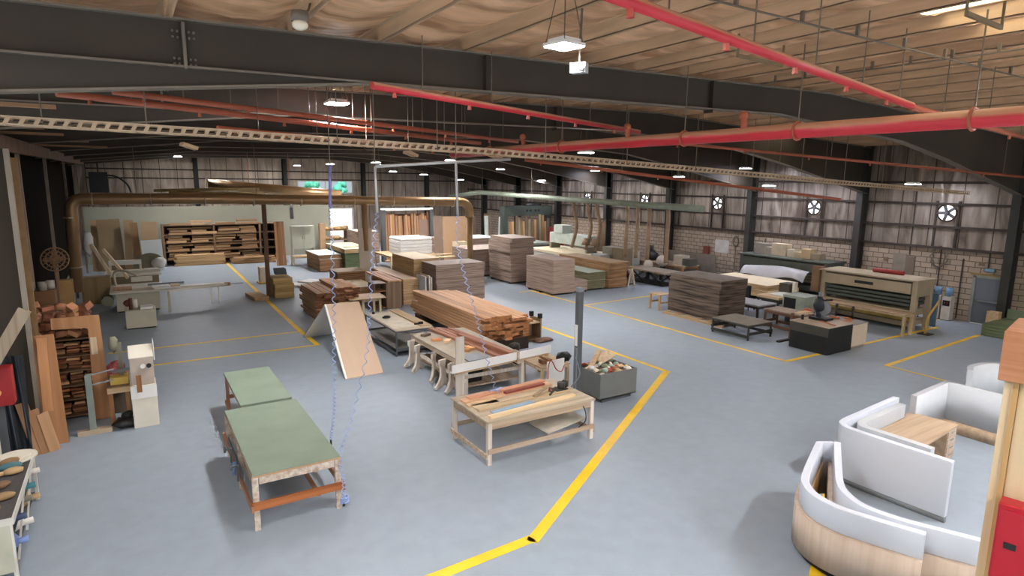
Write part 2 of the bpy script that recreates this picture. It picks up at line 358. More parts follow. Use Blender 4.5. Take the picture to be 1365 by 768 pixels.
# roof blanket sagging between the purlins, with skylight strips let into it
xs = []
for a, b in zip([-4.5]+PUR, PUR+[WX+.2]):
    for j in range(4): xs.append((a+(b-a)*j/4, j/4))
xs.append((WX+.2, 0)); ys = [-8+.8*i for i in range(81)]
SKY = [(10.5, 11.71, 3.2, 5.2), (9.18, 10.5, 3.6, 5.0), (2.27, 3.65, 16.6, 18.6), (3.65, 5.16, 17.2, 18.6), (PUR[18], PUR[19], 14.4, 16.8), (PUR[19], PUR[20], 15.0, 17.2), (PUR[20], PUR[21], 9.6, 12), (PUR[21], PUR[22], 10.2, 12.6), (15.35, 16.57, 19, 21)]
rf = MB(); grid = []
for x, t in xs:
    row = []
    for y in ys:
        sag = .14*math.sin(math.pi*t)*(1+.6*mnoise.noise((x*.7, y*.45, 1)))+.03*mnoise.noise((x*2, y*1.3, 4))*(t > 0)
        row.append(rf.b.verts.new((x, y, ztop(x)+.235-sag)))
    grid.append(row)
for i in range(len(xs)-1):
    for j in range(len(ys)-1):
        cx, cy = (xs[i][0]+xs[i+1][0])/2, (ys[j]+ys[j+1])/2
        if any(a < cx < b and c < cy < d for a, b, c, d in SKY): continue
        f = rf.b.faces.new((grid[i][j], grid[i][j+1], grid[i+1][j+1], grid[i+1][j])); f.smooth = True
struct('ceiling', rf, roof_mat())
struct('roof', MB().prism([(-4.6, 8.42), (16, 8.62), (WX+.3, 8.0), (WX+.3, 8.1), (16, 8.75), (-4.6, 8.55)], -8, WY+.2, lambda a, b, c: (a, c, b)), mat('roof_sheet', '#9a8f80', .6))
for a, b, c, d in SKY: struct('skylight', MB().box(a, c, ztop((a+b)/2)+.27, b, d, ztop((a+b)/2)+.3), glow('skylight_sheet', '#fff0cf', 2.6))
# floor markings
def line(p, q, w=.13):
    p, q = Vector((*p, 0)), Vector((*q, 0)); d = (q-p).normalized(); n = Vector((-d.y, d.x, 0))*w/2; mb = MB(); z = Vector((0, 0, .003))
    mb._hexa([p-n, q-n, q+n, p+n, p-n+z, q-n+z, q+n+z, p+n+z]); struct('floor_marking', mb, M_yellow)
line((5.45, 46.5), (5.15, 23.2), .17); line((-.9, 23.2), (5.1, 23.2)); line((-.9, 21.05), (5.2, 20.95)); line((5.15, 23.2), (5.2, 20.9), .17)
line((13.45, 22.4), (13.45, 12.6), .15); line((13.45, 12.68), (5.0, 7.35), .2); line((5.06, 7.42), tuple(G(560, 777))[:2], .2)
line((17.65, 26.3), (17.6, 11.45), .14); line((17.7, 21.9), (23.9, 22.3), .13); line((17.55, 11.5), (27.4, 11.4), .15); line((19.9, 9.6), (27.3, 9.95), .15); line((19.95, 9.65), (19.8, 5.4), .09)
line((16.8, 26.2), (24, 27.2), .12); line(tuple(G(1088, 774))[:2], tuple(G(1106, 652))[:2], .2); line((26.6, 12.2), (29, 12.1), .14)
# ================================================================== lamps
def lamp_meshes(s=.46):
    h = MB(); h.box(-s/2, -s/2, .01, s/2, s/2, .05); h.box(-s/2.6, -s/2.6, .05, s/2.6, s/2.6, .1)
    p = MB(); p.box(-s/2+.02, -s/2+.02, 0, s/2-.02, s/2-.02, .012)
    return h, p
h, p = lamp_meshes(); LH, LP = h.mesh('housing', M_white), p.mesh('light_panel', M_led)
def hang(z): 
    w = MB()
    for x in (-.2, .2):
        for y in (-.2, .2): w.cyl((x, y, .05), (x*.35, y*.35, max(.3, z)), .008, 5)
    return w
LPW = {1: lamp_meshes()[1].mesh('light_panel', M_ledw), 2: lamp_meshes()[1].mesh('light_panel', M_ledm), 3: lamp_meshes()[1].mesh('light_panel', M_leds)}
def lamp(x, y, z, label, rz=0, weak=False):
    t = thing('high_bay_lamp', label, 'lamp', (x, y, z), rz, 'square lamps hung under the roof')
    part(t, 'housing', LH, None); part(t, 'light_panel', LPW[int(weak)] if weak else LP, None); part(t, 'hanger', hang(min(ztop(x)+.1-z, 2.2)), M_rod); return t
lp = G(752, 63, 7.15); lamp(lp.x, lp.y, 7.15, 'large bright square lamp hung between wires above the big steel beam', R(9)).scale = (.76, .76, .9)
def far_lamp(px, py, s, label, xm=27.5, ym=50.5):
    d = _d(px, py)/FPX; w = .46*819/s
    P = ORG+d*w
    k = min(1, xm/P.x if P.x > 0 else 1, ym/P.y); P = ORG+d*w*k
    P.z = min(P.z, ztop(P.x)-.3); lamp(P.x, P.y, P.z, label, 0, 1 if P.x > 22.5 else 2 if P.y > 40 else 3 if 19 < P.y < 22 else 0)
for px, py, s, lb in (
    (237, 209, 10, 'lit square lamp above the brown duct near the dark side wall'), (275, 198, 9, 'lit lamp high under the roof, beyond the lamp above the brown duct'),
    (396, 221, 8, 'small lit lamp above the high back window, at its near end'), (440, 219, 9, 'lit lamp directly beside the purple hose rod'),
    (501, 217, 10, 'lit lamp at the bend of the grey air pipe'), (524, 229, 8, 'small lit lamp between two back wall columns, just past the air pipe bend'),
    (565, 233, 8, 'round-looking lit lamp in front of the last dark column of the back wall'), (600, 214, 11, 'lit lamp tucked under the end of the thick red pipe'),
    (614, 240, 6, 'tiny lit lamp above the end elbow of the brown duct'), (667, 226, 9, 'lit lamp under the cable tray where its bracket sticks down'),
    (722, 241, 7, 'tiny lit lamp before the far end of the foil clad wall'), (781, 204, 16, 'bright lamp hung close below the thick red pipe in mid hall'),
    (793, 228, 9, 'lit lamp just under the cable tray beyond the bright mid hall lamp'), (776, 238, 7, 'tiny lit lamp above the pale green duct'),
    (905, 236, 11, 'lit lamp before the foil wall between the third and fourth round fan'), (994, 225, 11, 'dim lit lamp under a warm skylight in the roof'),
    (1025, 248, 11, 'lit lamp beside the dark wall column next to the second round fan'), (1107, 235, 11, 'bluish lit lamp above the second round fan from the grey door'),
    (1217, 246, 11, 'bluish lit lamp above the water dispensers')):
    far_lamp(px, py, s, lb)
P = PY(449, 139, 14.2); lamp(P.x, P.y, P.z, 'lit square lamp in the gap under the first big beam, above parallel dusty pipes')
for x, y in ((4.2, -3), (12.5, -3), (-1.5, 3.5), (18.5, -1.5), (13.5, 2.2)):  # unseen lamps added behind the viewer to light the front evenly
    lamp(x, y, 7.25, 'unseen square lamp added behind the viewer to even out the light')
t = thing('dome_lamp', 'cream round bulkhead lamp fixed to a roof purlin', 'lamp', (G(400, 33, 7.55)))
b = MB(); b.blob((0, 0, 0), (.1, .1, .07), 3, .02, 3); part(t, 'glass_dome', b, mat('cream_glass', '#eadfc8', .3)); b = MB(); b.cyl((0, 0, .04), (0, 0, .16), .11, 14); part(t, 'base_plate', b, M_flange); b = MB(); b.tube([(.05, 0, .12), (.12, .02, .2), (.14, 0, .28)], .015); part(t, 'cable', b, M_rod)
P = G(772, 91, 7.0); t = thing('security_camera', 'small boxy camera hung beside the bright square lamp', 'camera', P)
part(t, 'housing', MB().ob((0, 0, 0), (.13, .2, .12), (0, 0, .6)), mat('camera_grey', '#8f9294', .4)); b = MB(); b.cyl((-.06, -.1, 0), (-.075, -.13, 0), .045, 12); part(t, 'lens', b, M_black); b = MB(); b.cyl((0, 0, .05), (.02, 0, .7), .015, 6); part(t, 'bracket', b, M_rod)

# ================================================================== sprinkler pipes
def rod_to_roof(x, y, z): return MB().cyl((x, y, z), (x, y, ztop(x)+.05), .011, 5)
def clamp_ring(x, y, z, r, w=.05):
    b = MB(); b.tube([(x+math.cos(a)*r, y, z+math.sin(a)*r) for a in [2*math.pi*i/16 for i in range(17)]], w/2, 6); return b
A, B = G(1365, 157, 6.5), G(575, 203, 6.5); a = Vector((10.05, -3, 6.5)); b_ = Vector((9.4, 18.9, 6.5))
t = thing('sprinkler_main', 'thick bright red sprinkler pipe crossing under the roof', 'pipe', a)
L = lambda p: Vector(p)-a
part(t, 'pipe', MB().cyl((0, 0, 0), b_-a, .125, 24), M_red)
for y in (4.0, 6.55, 9.0, 13.0, 16.5):
    q = a+(b_-a)*((y+3)/21.9); part(t, 'clamp', clamp_ring(q.x-a.x, q.y-a.y, 0, .145, .045), M_redold); part(t, 'hanger_rod', rod_to_roof(q.x-a.x, q.y-a.y, .13) if 0 else MB().cyl((q.x-a.x, q.y-a.y, .15), (q.x-a.x, q.y-a.y, 1.4), .012, 5), M_rod)
for y in (7.6, 10.6, 14.7):
    q = a+(b_-a)*((y+3)/21.9)-a; b = MB(); b.cyl(q, q+Vector((-.05, 0, .3)), .06, 10); b.blob(q+Vector((-.05, 0, .33)), (.085, .085, .085), 1, .05); part(t, 'branch_tee', b, M_redold)
def branch(p, q, r, label, rods=4, m=None):
    p, q = Vector(p), Vector(q)
    t = thing('sprinkler_branch', label, 'pipe', p)
    part(t, 'pipe', MB().cyl((0, 0, 0), q-p, r, 12), m or M_redold)
    for i in range(rods):
        c = (q-p)*((i+.6)/rods); top = ztop((p+c).x)+.02-p.z
        part(t, 'hanger_rod', MB().cyl(c+Vector((0, 0, r)), (c.x, c.y, max(top, c.z+.3)), .009, 5), M_rod)
        c2 = (q-p)*((i+.25)/rods); b = MB(); b.cyl(c2, c2-Vector((0, 0, .12)), .022, 6, .035); part(t, 'sprinkler_head', b, m or M_redold)
    return t
branch(G(800, -12, 7.05), G(1215, 141, 6.85), .055, 'bright red branch pipe running up to the thick red pipe from above', 5, M_red)
branch(G(1212, 142, 6.85), G(1375, 186, 6.75), .05, 'dull red branch pipe leaving the thick red pipe beyond its tee', 3)
branch(G(496, 114, 6.95), G(852, 176, 6.85), .055, 'red branch pipe emerging below the first steel beam', 5, M_red)
branch(G(75, 124, 6.85), G(640, 191, 6.7), .055, 'lower of two parallel dusty red pipes below the first beam', 6)
branch(G(150, 122, 6.95), G(690, 189, 6.8), .05, 'upper of two parallel dusty red pipes below the first beam', 6)
branch(G(290, 171, 6.5), G(610, 202, 6.4), .05, 'thin dusty red pipe just above the cable tray', 5)
branch(PX(700, 213, 12), PX(1120, 266, 26), .06, 'brownish red pipe running under the thick red pipe towards the round fans', 6)
branch(PX(880, 189, 14), PX(1365, 236, 27), .045, 'dark red pipe high behind the thick red pipe', 6)
for (p, q, z) in (((930, -5), (1365, 104), 7.5), ((1015, 112), (1365, 65), 7.6)):
    P, Q = G(*p, z), G(*q, z); t = thing('conduit', 'thin brown conduit strung under the purlins' if p[0] < 1000 else 'thin tan conduit running across the purlins near the roof edge', 'pipe', P)
    part(t, 'pipe', MB().cyl((0, 0, 0), Q-P, .014, 8), M_rod)
    for i in range(7): c = (Q-P)*((i+.5)/7); part(t, 'clip', MB().box(c.x-.02, c.y-.02, c.z, c.x+.02, c.y+.02, c.z+.13), M_rod)
M_brk = mat('bracket_tan', '#7d6a4c', .6)
for (p, q, lb) in (((983, 74), (1043, 87), 'short dark steel bracket under the purlins beside the bright red branch pipe'), ((1288, 18), (1335, 37), 'short dark steel bracket under the purlins near the roof corner')):
    P, Q = G(*p, 7.45), G(*q, 7.45); t = thing('pipe_bracket', lb, 'bracket', P); part(t, 'rail', MB().bar((0, 0, 0), Q-P, .035, .05), M_brk)
    for c in (Vector(), Q-P): part(t, 'stud', MB().box(c.x-.012, c.y-.012, 0, c.x+.012, c.y+.012, .3), M_brk)
# ================================================================== cable tray of perforated steel
TR = [Vector((-2.6, 10.9, 6.32)), Vector((1.3, 11.05, 6.27)), Vector((6, 11.1, 6.16)), Vector((12, 11.1, 5.93)), Vector((19, 11, 5.62)), Vector((27, 10.9, 5.3))]
M_tray = mat('dusty_cable_tray', '#b39a7d', .6, var=.18, scale=3)
t = thing('cable_tray', 'long perforated dusty cable tray hung across the hall', 'cable tray', (0, 0, 0))
for s, nm in ((-.14, 'side_rail'), (.14, 'side_rail')):
    b = MB()
    for i in range(len(TR)-1):
        P, Q = TR[i]+Vector((0, s, 0)), TR[i+1]+Vector((0, s, 0)); b.bar(P, Q, .012, .025); b.bar(P+Vector((0, 0, .1)), Q+Vector((0, 0, .1)), .012, .025)
        n = int((Q-P).length/.16)
        for j in range(n): c = P+(Q-P)*(j/n); b.bar(c, c+(Q-P).normalized()*.05+Vector((0, 0, .1)), .01, .05)
    part(t, nm, b, M_tray)
b = MB()
for i in range(len(TR)-1):
    P, Q = TR[i], TR[i+1]; n = int((Q-P).length/.2)
    for j in range(n): c = P+(Q-P)*(j/n); b.box(c.x-.045, c.y-.14, c.z-.006, c.x+.045, c.y+.14, c.z)
part(t, 'perforated_bed', b, M_tray)
cb = MB()
for k in range(3): cb.tube(smooth([p+Vector((0, -.06+.06*k, .03+.01*mnoise.noise((i*3.3, k, 0)))) for i, p in enumerate(TR)], 8), .016, 6)
part(t, 'cables', cb, mat('tray_cable', '#6f5d4a', .7))
for x in (-.9, .35, 3.2, 5.1, 7.6, 9.9, 12.2, 14.4, 16.6, 18.8, 21):
    for i in range(5):
        if TR[i].x <= x <= TR[i+1].x: z = TR[i].z+(TR[i+1].z-TR[i].z)*(x-TR[i].x)/(TR[i+1].x-TR[i].x)
    part(t, 'hanger_rod', MB().cyl((x, 10.9, z), (x, 10.9, ztop(x)-.65), .01, 5), M_rod)
for x in (.9, 4.6, 6.45): part(t, 'bracket', MB().ob((x, 11, 6.1), (.22, .2, .05), (0, .3, .2)), mat('tray_bracket', '#9c7f5e', .6))
# spare battens laid across the side wall lintel
for i, (y, l) in enumerate(((17.2, .9), (19.4, 1.1), (22.6, 1.5), (26.2, 1.9))):
    solo('timber_batten', 'pale timber batten sticking out over the dark side wall, %s' % ['shortest of four', 'second shortest of four', 'second longest of four', 'longest of four'][i], 'timber', MB().box(-.9, -.05, -.03, l, .05, .03), wood('batten_wood', '#a07c5c', 'x'), (-2.3, y, 6.66), group='battens over the side wall')
solo('timber_batten', 'loose timber end poking in above the cable tray by the first beam', 'timber', MB().box(-1.2, -.06, -.03, .6, .06, .03), wood('batten_wood', '#a07c5c', 'x'), (G(10, 139, 6.7)), group='battens over the side wall')
# ================================================================== brown extraction duct
M_duct = mat('brown_duct', '#a6855f', .32, metal=.4, var=.12, scale=1.2); M_clamp = mat('duct_clamp', '#c9bda9', .3, metal=.6)
DY = 31.0; dl = Vector((-1.87, DY, 4.77)); dr = Vector((16.0, DY, 4.45))
t = thing('extraction_duct', 'long brown extraction duct spanning the hall with elbows at both ends', 'duct', (0, 0, 0))
path = [(-2.05, DY, .9), (-1.95, DY, 3.9)] + [(-1.95+.45*(1-math.cos(a)), DY, 4.3+.45*math.sin(a)) for a in [math.pi/2*i/8 for i in range(9)]] + [(3, DY, 4.72), (9, DY, 4.61)] + [(15.9+.55*math.sin(a), DY, 3.92+.55*math.cos(a)) for a in [math.pi/2*i/8 for i in range(9)]] + [(16.47, DY, 3.6)]
part(t, 'main_pipe', MB().tube(path, .235, 16), M_duct)
part(t, 'drop_pipe', MB().cyl((16.47, DY, 3.65), (16.5, DY, .6), .17, 14), M_duct); part(t, 'drop_pipe', MB().cyl((10.35, DY, 4.55), (10.4, DY, 2.0), .16, 14, .12), M_duct); part(t, 'support_post', MB().box(5.4, DY-.09, 0, 5.58, DY+.09, 4.6), wood('duct_post', '#745640', 'z'))
for x in (-1.2, .9, 3.0, 5.05, 7.2, 9.8, 11.9, 14.2, 15.4): o = part(t, 'clamp', clamp_ring(0, 0, 0, .24, .05), M_clamp); o.rotation_euler = (0, 0, R(90)); o.location = (x, DY, 4.745-.0175*(x+1.5))
for z in (3.95, 1.9): part(t, 'clamp', MB().cyl((-2.0, DY, z), (-2.0, DY, z+.06), .25, 16), M_clamp)
for x in (.4, 5.2, 11.2): part(t, 'hanger_rod', MB().cyl((x, DY, 4.9), (x, DY, ztop(x)-.7), .015, 5), M_rod)
P, Q = PY(276, 245, 42), PY(455, 260, 40)
t = thing('extraction_duct', 'shorter brown duct lying above and behind the long one', 'duct', P); part(t, 'main_pipe', MB().tube([(0, 0, 0), (Q-P)*.5, Q-P], .3, 16), M_duct); part(t, 'end_flange', MB().cyl((-.05, 0, 0), (0, 0, 0), .33, 16), M_clamp)
for k in (.3, .6): c = (Q-P)*k; part(t, 'hanger_rod', MB().cyl(c, (c.x, c.y, 2.0), .02, 5), M_redold)
for i, (p, q, z) in enumerate((((205, 254), (345, 252), 34), ((225, 257), (352, 258), 33.5), ((300, 259), (385, 262), 33))):
    P, Q = PY(*p, z), PY(*q, z); t = solo('stored_pole', ['thin tan pole laid above the long brown duct, topmost', 'pale pole laid along the top of the long brown duct', 'short pale tube resting on the long brown duct'][i], 'pole', MB().cyl((0, 0, 0), Q-P, .07, 8), mat('pole_tan', '#a8925f', .6), P)
P = PY(388, 271, 30.9); t = thing('hanging_tag', 'small grey plate hanging on a white clip from the long brown duct', 'plate', P); part(t, 'plate', MB().box(-.09, -.01, -.75, .09, .01, -.2), M_grey); part(t, 'clip', MB().box(-.04, -.012, -.199, .04, .012, .12), M_white)
P = PY(133, 243, 52); t = thing('roof_heater', 'black box unit with an arched hose high in the far corner', 'heater', P); part(t, 'box', MB().box(-.6, -.5, -.7, .5, .4, .7), M_black); part(t, 'hose', MB().tube(smooth([(.4, -.5, .5), (1.0, -.5, .4), (1.6, -.5, -.1), (1.8, -.5, -.7)], 5), .06, 8), M_black); part(t, 'bracket', MB().box(-.1, -.1, .7, .0, .0, 2.0), M_girt)
# pale green duct to the machines by the foil wall
GD = [PX(600, 262, 24), PX(640, 256.5, 24), PX(760, 266, 24), PX(937, 278.5, 24)]
t = thing('pale_green_duct', 'slim pale green duct running along the foil wall over the machines', 'duct', (0, 0, 0))
part(t, 'pipe', MB().tube(GD, .17, 12), mat('pale_green_duct', '#8d9583', .5))
M_drop = mat('tan_hose', '#8d7256', .6, var=.2)
for i, (p, y0, y1) in enumerate(((764, 268, 315), (783, 269, 304), (795, 269, 304), (836, 273, 330), (850, 273, 328), (865, 274, 330), (890, 276, 332))):
    u = PX(p, y0, 24); 
    b = MB(); b.tube(smooth([u, u+Vector((.05, -.05, -.5)), u+Vector((-.25 if i > 2 else .1, -.3, -1.6)), u+Vector((-.3, -.35, -2.9))], 4), .11, 8)
    if 0 < i < 3: b.cyl(u+Vector((-.3, -.35, -2.2)), u+Vector((-.3, -.35, -2.6)), .12, 10, .3)
    part(t, 'drop_hose', b, M_drop)
for y in (23, 29, 36, 43): part(t, 'hanger_rod', MB().cyl((24, y, 4.5), (24, y, 7.5), .015, 5), M_rod)
# ================================================================== air line and coiled blue hoses
M_air = mat('air_pipe_grey', '#a9a6a4', .4, metal=.3); M_hose = mat('blue_hose', '#93a6cf', .35, var=.1); M_hrod = mat('violet_rod', '#6d6a9a', .4)
t = thing('air_line', 'thin grey compressed air pipe bending above the hanging hoses', 'pipe', (0, 0, 0))
part(t, 'pipe', MB().tube([(3.72, 10.5, 5.84), (5.29, 10.5, 5.96), (6.48, 10.5, 6.04)], .028, 8), M_air)
for x in (3.72, 5.29): part(t, 'hanger_rod', MB().cyl((x, 10.5, 5.86), (x, 10.5, 7.3), .01, 5), M_rod)
def coil(P, turns, r=.03):
    P = smooth(P, 10); n = len(P)*6; out = []
    for i in range(n):
        s = i/(n-1)*(len(P)-1); k = min(int(s), len(P)-2); c = P[k].lerp(P[k+1], s-k); a = 2*math.pi*turns*i/n
        out.append(c+Vector((math.cos(a)*r, math.sin(a)*r, 0)))
    return out
def drop(label, rod, pts, turns, end, rodm):
    t = thing('air_hose', label, 'hose', rod[0]); o = rod[0]
    part(t, 'drop_rod', MB().cyl((0, 0, 0), Vector(rod[1])-o, .025, 8), rodm)
    part(t, 'coil', MB().tube([q-o for q in coil(pts, turns)], .008, 5), M_hose); part(t, 'hanger_rod', MB().cyl((0, 0, 0), (0, 0, 1.55), .008, 5), M_rod)
    return t, o
e1 = Vector((3.05, 11.6, .55))
t, o = drop('blue coiled air hose ending in the air beside the green workbench edge', (Vector((2.94, 10.5, 5.85)), Vector((2.92, 10.5, 5.15))), [Vector((2.92, 10.5, 5.15)), Vector((2.97, 10.7, 3.6)), Vector((2.98, 10.9, 2.2)), Vector((3.03, 11.2, 1.3)), e1], 36, e1, M_hrod)
part(t, 'coupling', MB().cyl(e1-o, e1-o+Vector((0, 0, -.12)), .02, 8), M_black)
e2 = G(459, 672, .05)
t, o = drop('blue coiled air hose reaching the floor at the green workbench leg', (Vector((3.72, 10.5, 5.84)), Vector((3.74, 10.5, 5.05))), [Vector((3.74, 10.5, 5.05)), PY(497, 340, 10.5), PY(493, 405, 10.5), PY(489, 470, 10.4), PY(468, 560, 10.2), PY(453, 605, 10.0), PY(458, 640, 9.7), e2+Vector((0, 0, .08))], 40, e2, M_air)
b = MB(); b.tube([e2-o+Vector((.07*math.cos(a), .07*math.sin(a), .02+a*.006)) for a in [i*.5 for i in range(40)]], .016, 6); part(t, 'coiled_end', b, M_hose); part(t, 'gun', MB().cyl(e2-o+Vector((-.04, -.1, .03)), e2-o+Vector((.06, .12, .06)), .022, 8), M_black)
e3 = G(660, 520, 1.03)
t, o = drop('blue coiled air hose hanging down to the board strewn work table', (Vector((5.29, 10.5, 5.96)), Vector((5.32, 10.5, 4.97))), [Vector((5.32, 10.5, 4.97)), PY(611, 330, 10.5), PY(620, 370, 10.5), PY(632, 410, 10.5), PY(641, 445, 10.5), PY(650, 480, 10.5), e3+Vector((0, 0, .05))], 26, e3, M_air)
e3 = e3-o; b = MB(); b.bar(e3+Vector((-.12, 0, 0)), e3+Vector((.2, .05, 0)), .035); b.bar(e3+Vector((.02, 0, 0)), e3+Vector((.0, -.14, .0)), .03); part(t, 'spray_gun', b, M_hose)
# ================================================================== work tables in the middle
W_old = wood('paint_worn_timber', '#c9b9a4', 'x', '#a4866c', .08); W_oldy = wood('paint_worn_timber_long', '#c9b9a4', 'y', '#a4866c', .08); W_oldz = wood('paint_worn_upright', '#ddd7cc', 'z', '#bba995', .08)
W_red = wood('reddish_rail', '#b9764a', 'x', '#96582f'); W_redy = wood('reddish_rail_long', '#a8795a', 'y', '#80583e')
W_pale = wood('pale_board', '#cdb491', 'x', '#b3946c', .12); W_paley = wood('pale_board_long', '#cdb491', 'y', '#b3946c', .12); W_palez = wood('pale_board_upright', '#d9c8ac', 'z', '#bfa582', .08)
W_brown = wood('brown_timber', '#d8ac84', 'y', '#b08058', .18); W_brownx = wood('brown_timber_cross', '#a87a52', 'x', '#7d5434', .18); W_grain = wood('brown_timber_upright', '#a87a52', 'z', '#7d5434', .18)
W_bend = mat('brown_end_grain', '#b67d50', .8, var=.3, scale=10); M_end = mat('dark_end_grain', '#6d432b', .8, var=.35, scale=14)
M_green = mat('green_chipboard', '#7f8d7b', .7, var=.07, scale=1.6); M_gpar = mat('chipboard_edge', '#b08d6d', .8, var=.1)
def splat(name): return mat(name, '#d8d2c6', .65, var=.0, scale=16, stretch=(1, 1, .6), col2='#8d7160')
W_splash = mat('paint_splashed_timber', '#d5cdbf', .65, scale=14, col2='#a08672', detail=6)
def table(name, label, cat, x0, y0, x1, y1, h, top_m, leg_m, th=.03, leg=.07, apron=.1, rail=None, rail_m=None, inset=.02, group=None, top='table_top', rails='xy', apron_m=None):
    t = thing(name, label, cat, ((x0+x1)/2, (y0+y1)/2, 0), 0, group); w, d = (x1-x0)/2, (y1-y0)/2; i = inset
    part(t, top, MB().box(-w, -d, h-th, w, d, h), top_m, bevel=.004)
    for sx in (-1, 1):
        for sy in (-1, 1):
            a, b = sx*(w-i), sy*(d-i); part(t, 'leg', MB().box(min(a, a-sx*leg), min(b, b-sy*leg), 0, max(a, a-sx*leg), max(b, b-sy*leg), h-th), leg_m)
    if apron:
        for sy in (-1, 1): b = sy*(d-i); part(t, 'apron', MB().box(-w+i+leg, min(b, b-sy*.03), h-th-apron, w-i-leg, max(b, b-sy*.03), h-th), apron_m or leg_m)
        for sx in (-1, 1): a = sx*(w-i); part(t, 'apron', MB().box(min(a, a-sx*.03), -d+i+leg, h-th-apron, max(a, a-sx*.03), d-i-leg, h-th), apron_m or leg_m)
    if rail:
        for sy in (-1, 1):
            b = sy*(d-i)
            if 'x' in rails: part(t, 'rail', MB().box(-w+i, min(b, b-sy*.035)-.036*(sy < 0)+.036*(sy > 0), rail-.05, w-i, max(b, b-sy*.035)-.036*(sy < 0)+.036*(sy > 0)-.001, rail+.05), rail_m or leg_m)
        for sx in (-1, 1):
            a = sx*(w-i)
            if 'y' in rails: part(t, 'rail', MB().box(min(a, a-sx*.035)-.036*(sx < 0)+.036*(sx > 0), -d+i, rail-.16, max(a, a-sx*.035)-.036*(sx < 0)+.036*(sx > 0), d-i, rail-.06), rail_m or leg_m)
    return t
# green topped workbench, its smaller twin behind
t = thing('workbench', 'large green topped workbench with paint splashed legs in the open floor', 'workbench', (2.04, 11.5, 0))
part(t, 'table_top', MB().box(-.7, -1.62, .945, .7, 1.62, .975), M_green, bevel=.004); part(t, 'top_edging', MB().box(-.705, -1.625, .915, .705, 1.625, .944), M_gpar)
for sx in (-1, 1):
    for sy in (-1, 0, 1): part(t, 'leg', MB().box(sx*.66-.045, sy*1.57-.045, 0, sx*.66+.045, sy*1.57+.045, .915), W_splash)
for sy in (-1, 1): part(t, 'apron', MB().box(-.6, sy*1.6-.02, .79, .6, sy*1.6+.02, .914), W_splash)
for sx in (-1, 1): part(t, 'apron', MB().box(sx*.66-.02, -1.5, .81, sx*.66+.02, 1.5, .914), W_splash)
part(t, 'cross_rail', MB().box(-.73, -1.665, .37, .74, -1.62, .5), W_red, 'orange brown front cross rail'); part(t, 'cross_rail', MB().box(-.7, 1.62, .37, .7, 1.66, .48), W_old)
for sx in (-1, 1): part(t, 'side_rail', MB().box(sx*.73-.02, -1.7, .36, sx*.73+.02, 1.75, .48), W_redy)
part(t, 'floor_rail', MB().bar((.35, -1.5, .3), (.35, 1.5, .3), .06), W_redy); part(t, 'shelf_board', MB().box(-.6, -.6, .4, -.1, 1.4, .42), W_oldy)
part(t, 'hook_rail', MB().box(-.76, -.9, .6, -.735, .8, .72), M_dgrey)
def tool(name, label, mb, m, loc, rz=0, cat='tool', group=None): return solo(name, label, cat, mb, m, loc, rz, group)
b = MB(); b.cyl((0, 0, 0), (0, .22, -.12), .035, 10); b.bar((0, .02, 0), (-.03, -.08, -.18), .05)
tool('pneumatic_gun', 'blue air tool hanging at the side of the large green workbench', b, mat('tool_blue', '#44638f', .4), (1.23, 11.05, .72))
for i, y in enumerate((10.75, 11.55)):
    b = MB(); b.bar((0, 0, 0), (0, .05, -.3), .03, .05); b.bar((0, 0, 0), (-.12, 0, -.02), .03); b.cyl((-.1, 0, -.06), (-.1, 0, .04), .02, 8)
    tool('clamp', 'dark clamp on the side of the large green workbench, %s the blue tool' % ['in front of', 'behind'][i], b, M_dgrey, (1.24, y, .8))
b = MB()
for k in range(4): b.blob((.1*k, .05*math.sin(k*2), .03), (.12, .08, .04), k, .5)
solo('rag', 'pale crumpled rag lying under the large green workbench', 'rag', b, mat('rag_cloth', '#cfc9bf', .9), (1.75, 10.9, .44))
table('workbench', 'smaller green topped workbench behind the large one', 'workbench', 1.68, 13.38, 2.72, 16.0, .93, M_green, wood('bench_leg', '#a5765a', 'z'), th=.05, apron=.09, rail=.3, group=None)
# leaning door panels forming a tent
FACE = mat('oak_laminate', '#bfa58d', .5, var=.035, scale=5, stretch=(1, .3, .3)); BACK = M_white
P0, P1, P2, P3 = G(463, 506), G(511, 498), G(478, 404, 1.62), G(435, 407, 1.62)
t = thing('door_panel', 'pale oak door panel with white edge tilted up into a tent, facing out', 'door panel', P0)
nx = (P1-P0).normalized(); up = (P3-P0).normalized(); nn = nx.cross(up).normalized()
def slab(o, a, u, n, w, h, t0, t1): return MB()._hexa([o+a*x*w+u*y*h+n*z for z in (t0, t1) for x, y in ((0, 0), (1, 0), (1, 1), (0, 1))])
w_, h_ = 1.08, (P3-P0).length; O = Vector((0, 0, .02))
part(t, 'oak_face', slab(O, nx, up, nn, w_, h_, .0, .012), FACE, 'pale oak face'); part(t, 'core', slab(O, nx, up, nn, w_, h_, -.05, -.001), BACK, 'white edge')
part(t, 'edge_strip', slab(O-nx*.06, nx, up, nn, .058, h_, -.05, .012), BACK, 'white edge strip')
Q0, Q1 = G(404, 450), G(404, 450)+Vector((1.05, 0, 0)); t = thing('door_panel', 'white backed door panel leaning against the oak one from behind', 'door panel', Q0)
up2 = (Vector((P3.x-.02, P3.y+.12, 1.6))-Q0); 
part(t, 'white_face', slab(Vector((0, 0, 0)), Vector((1, 0, 0)), up2.normalized(), Vector((1, 0, 0)).cross(up2.normalized()).normalized(), 1.04, up2.length, 0, .012), M_white); part(t, 'oak_face', slab(Vector((0, 0, 0)), Vector((1, 0, 0)), up2.normalized(), Vector((1, 0, 0)).cross(up2.normalized()).normalized(), 1.04, up2.length, -.035, -.001), FACE)
